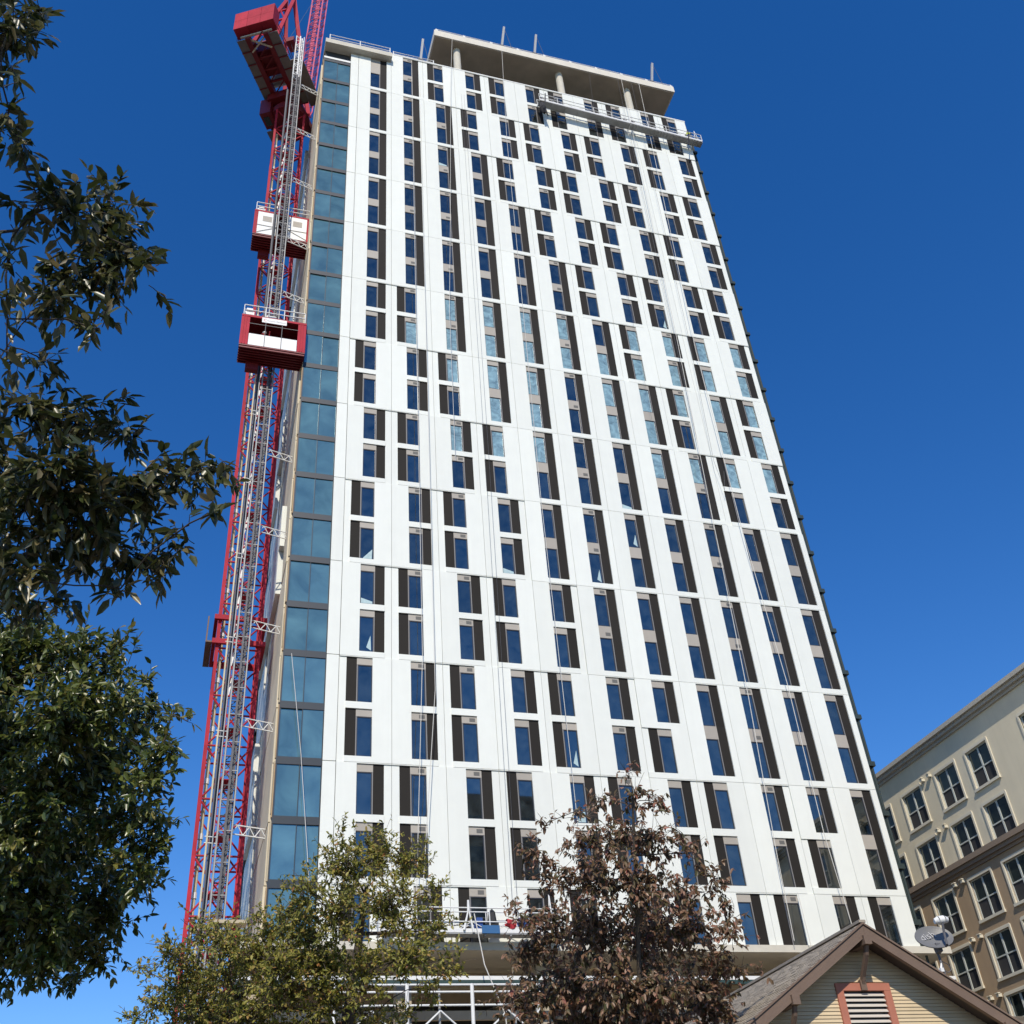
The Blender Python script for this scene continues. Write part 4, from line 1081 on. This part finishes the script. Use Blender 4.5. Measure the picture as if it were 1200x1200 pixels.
GREEN = [(-9.11,-34.37,10.52,0.45),(-8.74,-35.07,9.43,0.60),(-7.99,-35.49,9.13,0.53),(-7.54,-35.11,9.45,0.39),(-7.42,-35.84,9.42,0.17),(-8.15,-35.77,8.21,0.67),(-7.56,-35.57,8.47,0.58),(-7.14,-34.16,9.21,0.51),(-6.64,-36.30,7.58,0.28),(-6.76,-36.05,7.33,0.44),(-7.43,-34.10,8.26,0.68),(-8.09,-34.85,7.66,0.69),(-8.83,-34.13,8.43,0.67),(-6.62,-34.37,7.43,0.31),(-7.05,-34.59,7.20,0.52),(-7.88,-32.05,7.86,0.80),(-8.41,-34.60,7.03,0.68),(-6.72,-34.16,6.89,0.35),(-6.82,-34.62,6.39,0.38),(-7.32,-32.87,6.70,0.62),(-7.89,-33.84,6.28,0.69),(-8.55,-33.45,6.50,0.64),(-7.44,-31.97,6.23,0.51),(-7.88,-33.26,5.77,0.49),(-8.43,-32.26,6.03,0.49),(-7.71,-31.08,6.06,0.24),(-6.64,-36.39,8.01,0.11),(-6.43,-36.54,7.89,0.10),(-9.31,-35.51,8.75,0.79),(-9.46,-32.67,8.10,1.02),(-9.18,-32.23,6.62,0.86)]
YEL = [(-6.13,-20.90,8.99,0.46),(-6.15,-20.14,8.54,0.51),(-5.77,-20.34,7.81,0.54),(-5.78,-20.90,10.01,0.30),(-5.20,-22.11,9.07,0.57),(-4.45,-19.92,9.46,0.67),(-5.20,-18.62,9.21,0.68),(-5.80,-17.95,8.95,0.64),(-4.07,-19.66,9.17,0.71),(-4.54,-18.01,8.50,0.82),(-3.69,-22.36,8.58,0.65),(-3.14,-21.85,9.15,0.59),(-5.37,-19.28,10.50,0.32),(-4.22,-20.31,10.27,0.36),(-3.60,-21.83,9.98,0.39),(-1.31,-21.65,11.59,0.78),(-2.31,-22.26,11.08,0.88),(-0.49,-22.13,11.17,0.67),(-0.19,-23.53,10.00,0.42),(-3.24,-23.03,10.16,0.63),(-3.25,-21.66,9.79,0.75),(-2.40,-23.09,9.58,0.83),(-1.07,-22.75,9.87,0.90),(0.47,-20.82,9.86,0.64),(0.49,-22.47,8.57,0.51),(-0.78,-23.36,8.53,0.78),(-1.69,-22.72,8.30,0.78),(-2.64,-22.13,8.64,0.87),(-3.72,-20.08,9.81,0.74),(-4.87,-21.20,9.48,0.64),(-5.67,-21.33,9.60,0.46),(-6.37,-21.53,9.14,0.50),(-7.03,-17.97,9.65,0.39),(-5.81,-20.31,9.10,0.56),(-4.78,-21.11,8.50,0.71),(-3.60,-21.85,8.13,0.86),(-6.52,-20.86,8.14,0.45),(-6.91,-20.05,7.88,0.42),(-5.45,-18.77,8.34,0.75),(-4.29,-20.94,7.76,0.71),(-2.57,-21.90,7.63,0.78),(-1.10,-20.64,7.80,0.56),(-0.01,-22.22,8.03,0.42),(-0.02,-19.15,8.15,0.46),(-3.42,-20.84,7.10,0.93),(-5.14,-18.78,7.43,0.87),(-1.45,-18.88,7.25,0.90),(-6.40,-18.92,7.52,0.64)]
COP = [(1.55,-32.16,9.51,0.22),(1.34,-32.87,8.79,0.33),(1.52,-33.30,8.47,0.33),(0.65,-32.71,8.67,0.30),(0.12,-33.17,8.23,0.25),(-0.17,-32.21,8.44,0.23),(-0.48,-32.15,7.91,0.36),(0.80,-31.27,8.39,0.44),(1.35,-31.62,8.40,0.51),(1.67,-32.40,8.12,0.49),(1.70,-33.48,7.92,0.25),(2.13,-32.89,7.73,0.33),(-0.03,-32.01,7.53,0.42),(0.67,-32.19,7.34,0.62),(1.40,-32.36,7.30,0.62),(2.69,-31.39,7.64,0.44),(2.59,-32.89,7.15,0.38),(2.83,-32.88,6.73,0.26),(3.62,-30.94,6.86,0.45),(2.65,-31.54,6.83,0.58),(2.30,-30.42,6.99,0.77),(0.92,-31.29,6.74,0.72),(0.53,-30.20,7.19,0.54),(-0.23,-30.61,7.21,0.37),(-0.36,-30.47,7.56,0.22),(-0.05,-30.07,6.76,0.50),(0.50,-30.49,6.22,0.64),(1.06,-31.46,5.85,0.70),(2.01,-31.47,5.84,0.71),(3.35,-30.48,6.22,0.60),(3.94,-30.69,6.32,0.32),(4.34,-30.76,6.30,0.16),(-0.14,-30.38,5.82,0.57),(-0.37,-29.73,6.18,0.31),(3.50,-30.29,5.67,0.60),(1.28,-29.95,5.69,0.74),(2.47,-29.91,5.69,0.76),(0.52,-29.61,5.21,0.69),(1.82,-29.60,5.05,0.85),(3.03,-29.93,5.04,0.70),(-0.53,-29.95,5.23,0.37)]
tree('broadleaf_tree', 'near dark glossy leaved tree whose branches hang in from the upper left', (-9.3,-43.9,0),
     [(-9.3,-43.9,0,.22),(-9.2,-43.9,2.5,.18),(-8.9,-43.8,4.5,.15),(-8.6,-43.7,6.2,.11),(-8.45,-44.4,7.6,.08)],
     [(x, y, z, r*1.0) for x, y, z, r in NEAR], L_near, M_bark, .125, .045, 600, .026, .45, 3, 300, tw_r=.004, limb=.05, face=.6)
tree('broadleaf_tree', 'full green leafed tree filling the lower left below the hanging branches', (-10.3,-33.2,0),
     [(-10.3,-33.2,0,.28),(-10.2,-33.2,3,.23),(-9.9,-33.4,5.5,.18),(-9.4,-33.8,7.6,.12),(-9.0,-34.2,9.2,.07)],
     GREEN, L_green, M_bark, .14, .058, 210, .028, .25, 4, 300, tw_r=.006, limb=.045, face=.8, upb=.25)
tree('street_tree', 'yellow green street tree before the podium with dark forking limbs', (-2.0,-20.6,0),
     [(-2.0,-20.6,0,.30),(-2.0,-20.5,3.5,.25),(-1.95,-20.5,6.0,.22),(-1.8,-20.7,7.8,.16),(-1.65,-21.2,9.4,.10),(-1.6,-22.0,10.6,.05)],
     YEL, L_yel, M_barkg, .12, .056, 150, .032, .10, 5, 0, tw_r=.009, limb=.05, sparse=.4, bare=2, face=.9)
tree('ornamental_pear_tree', 'copper brown leafed upright tree between yellow green tree and gabled house', (1.75,-30.6,0),
     [(1.75,-30.6,0,.13),(1.7,-30.7,2.5,.10),(1.65,-30.9,4.2,.06),(1.55,-31.4,5.8,.04),(1.4,-32.2,7.4,.035),(1.25,-32.9,8.7,.02)],
     [(x, y, z, r*.96) for x, y, z, r in COP], L_cop, M_barkg, .118, .052, 225, .032, .75, 6, 0, upb=.45, tw_r=.006, limb=.03, sparse=.25, bare=3, face=.9)
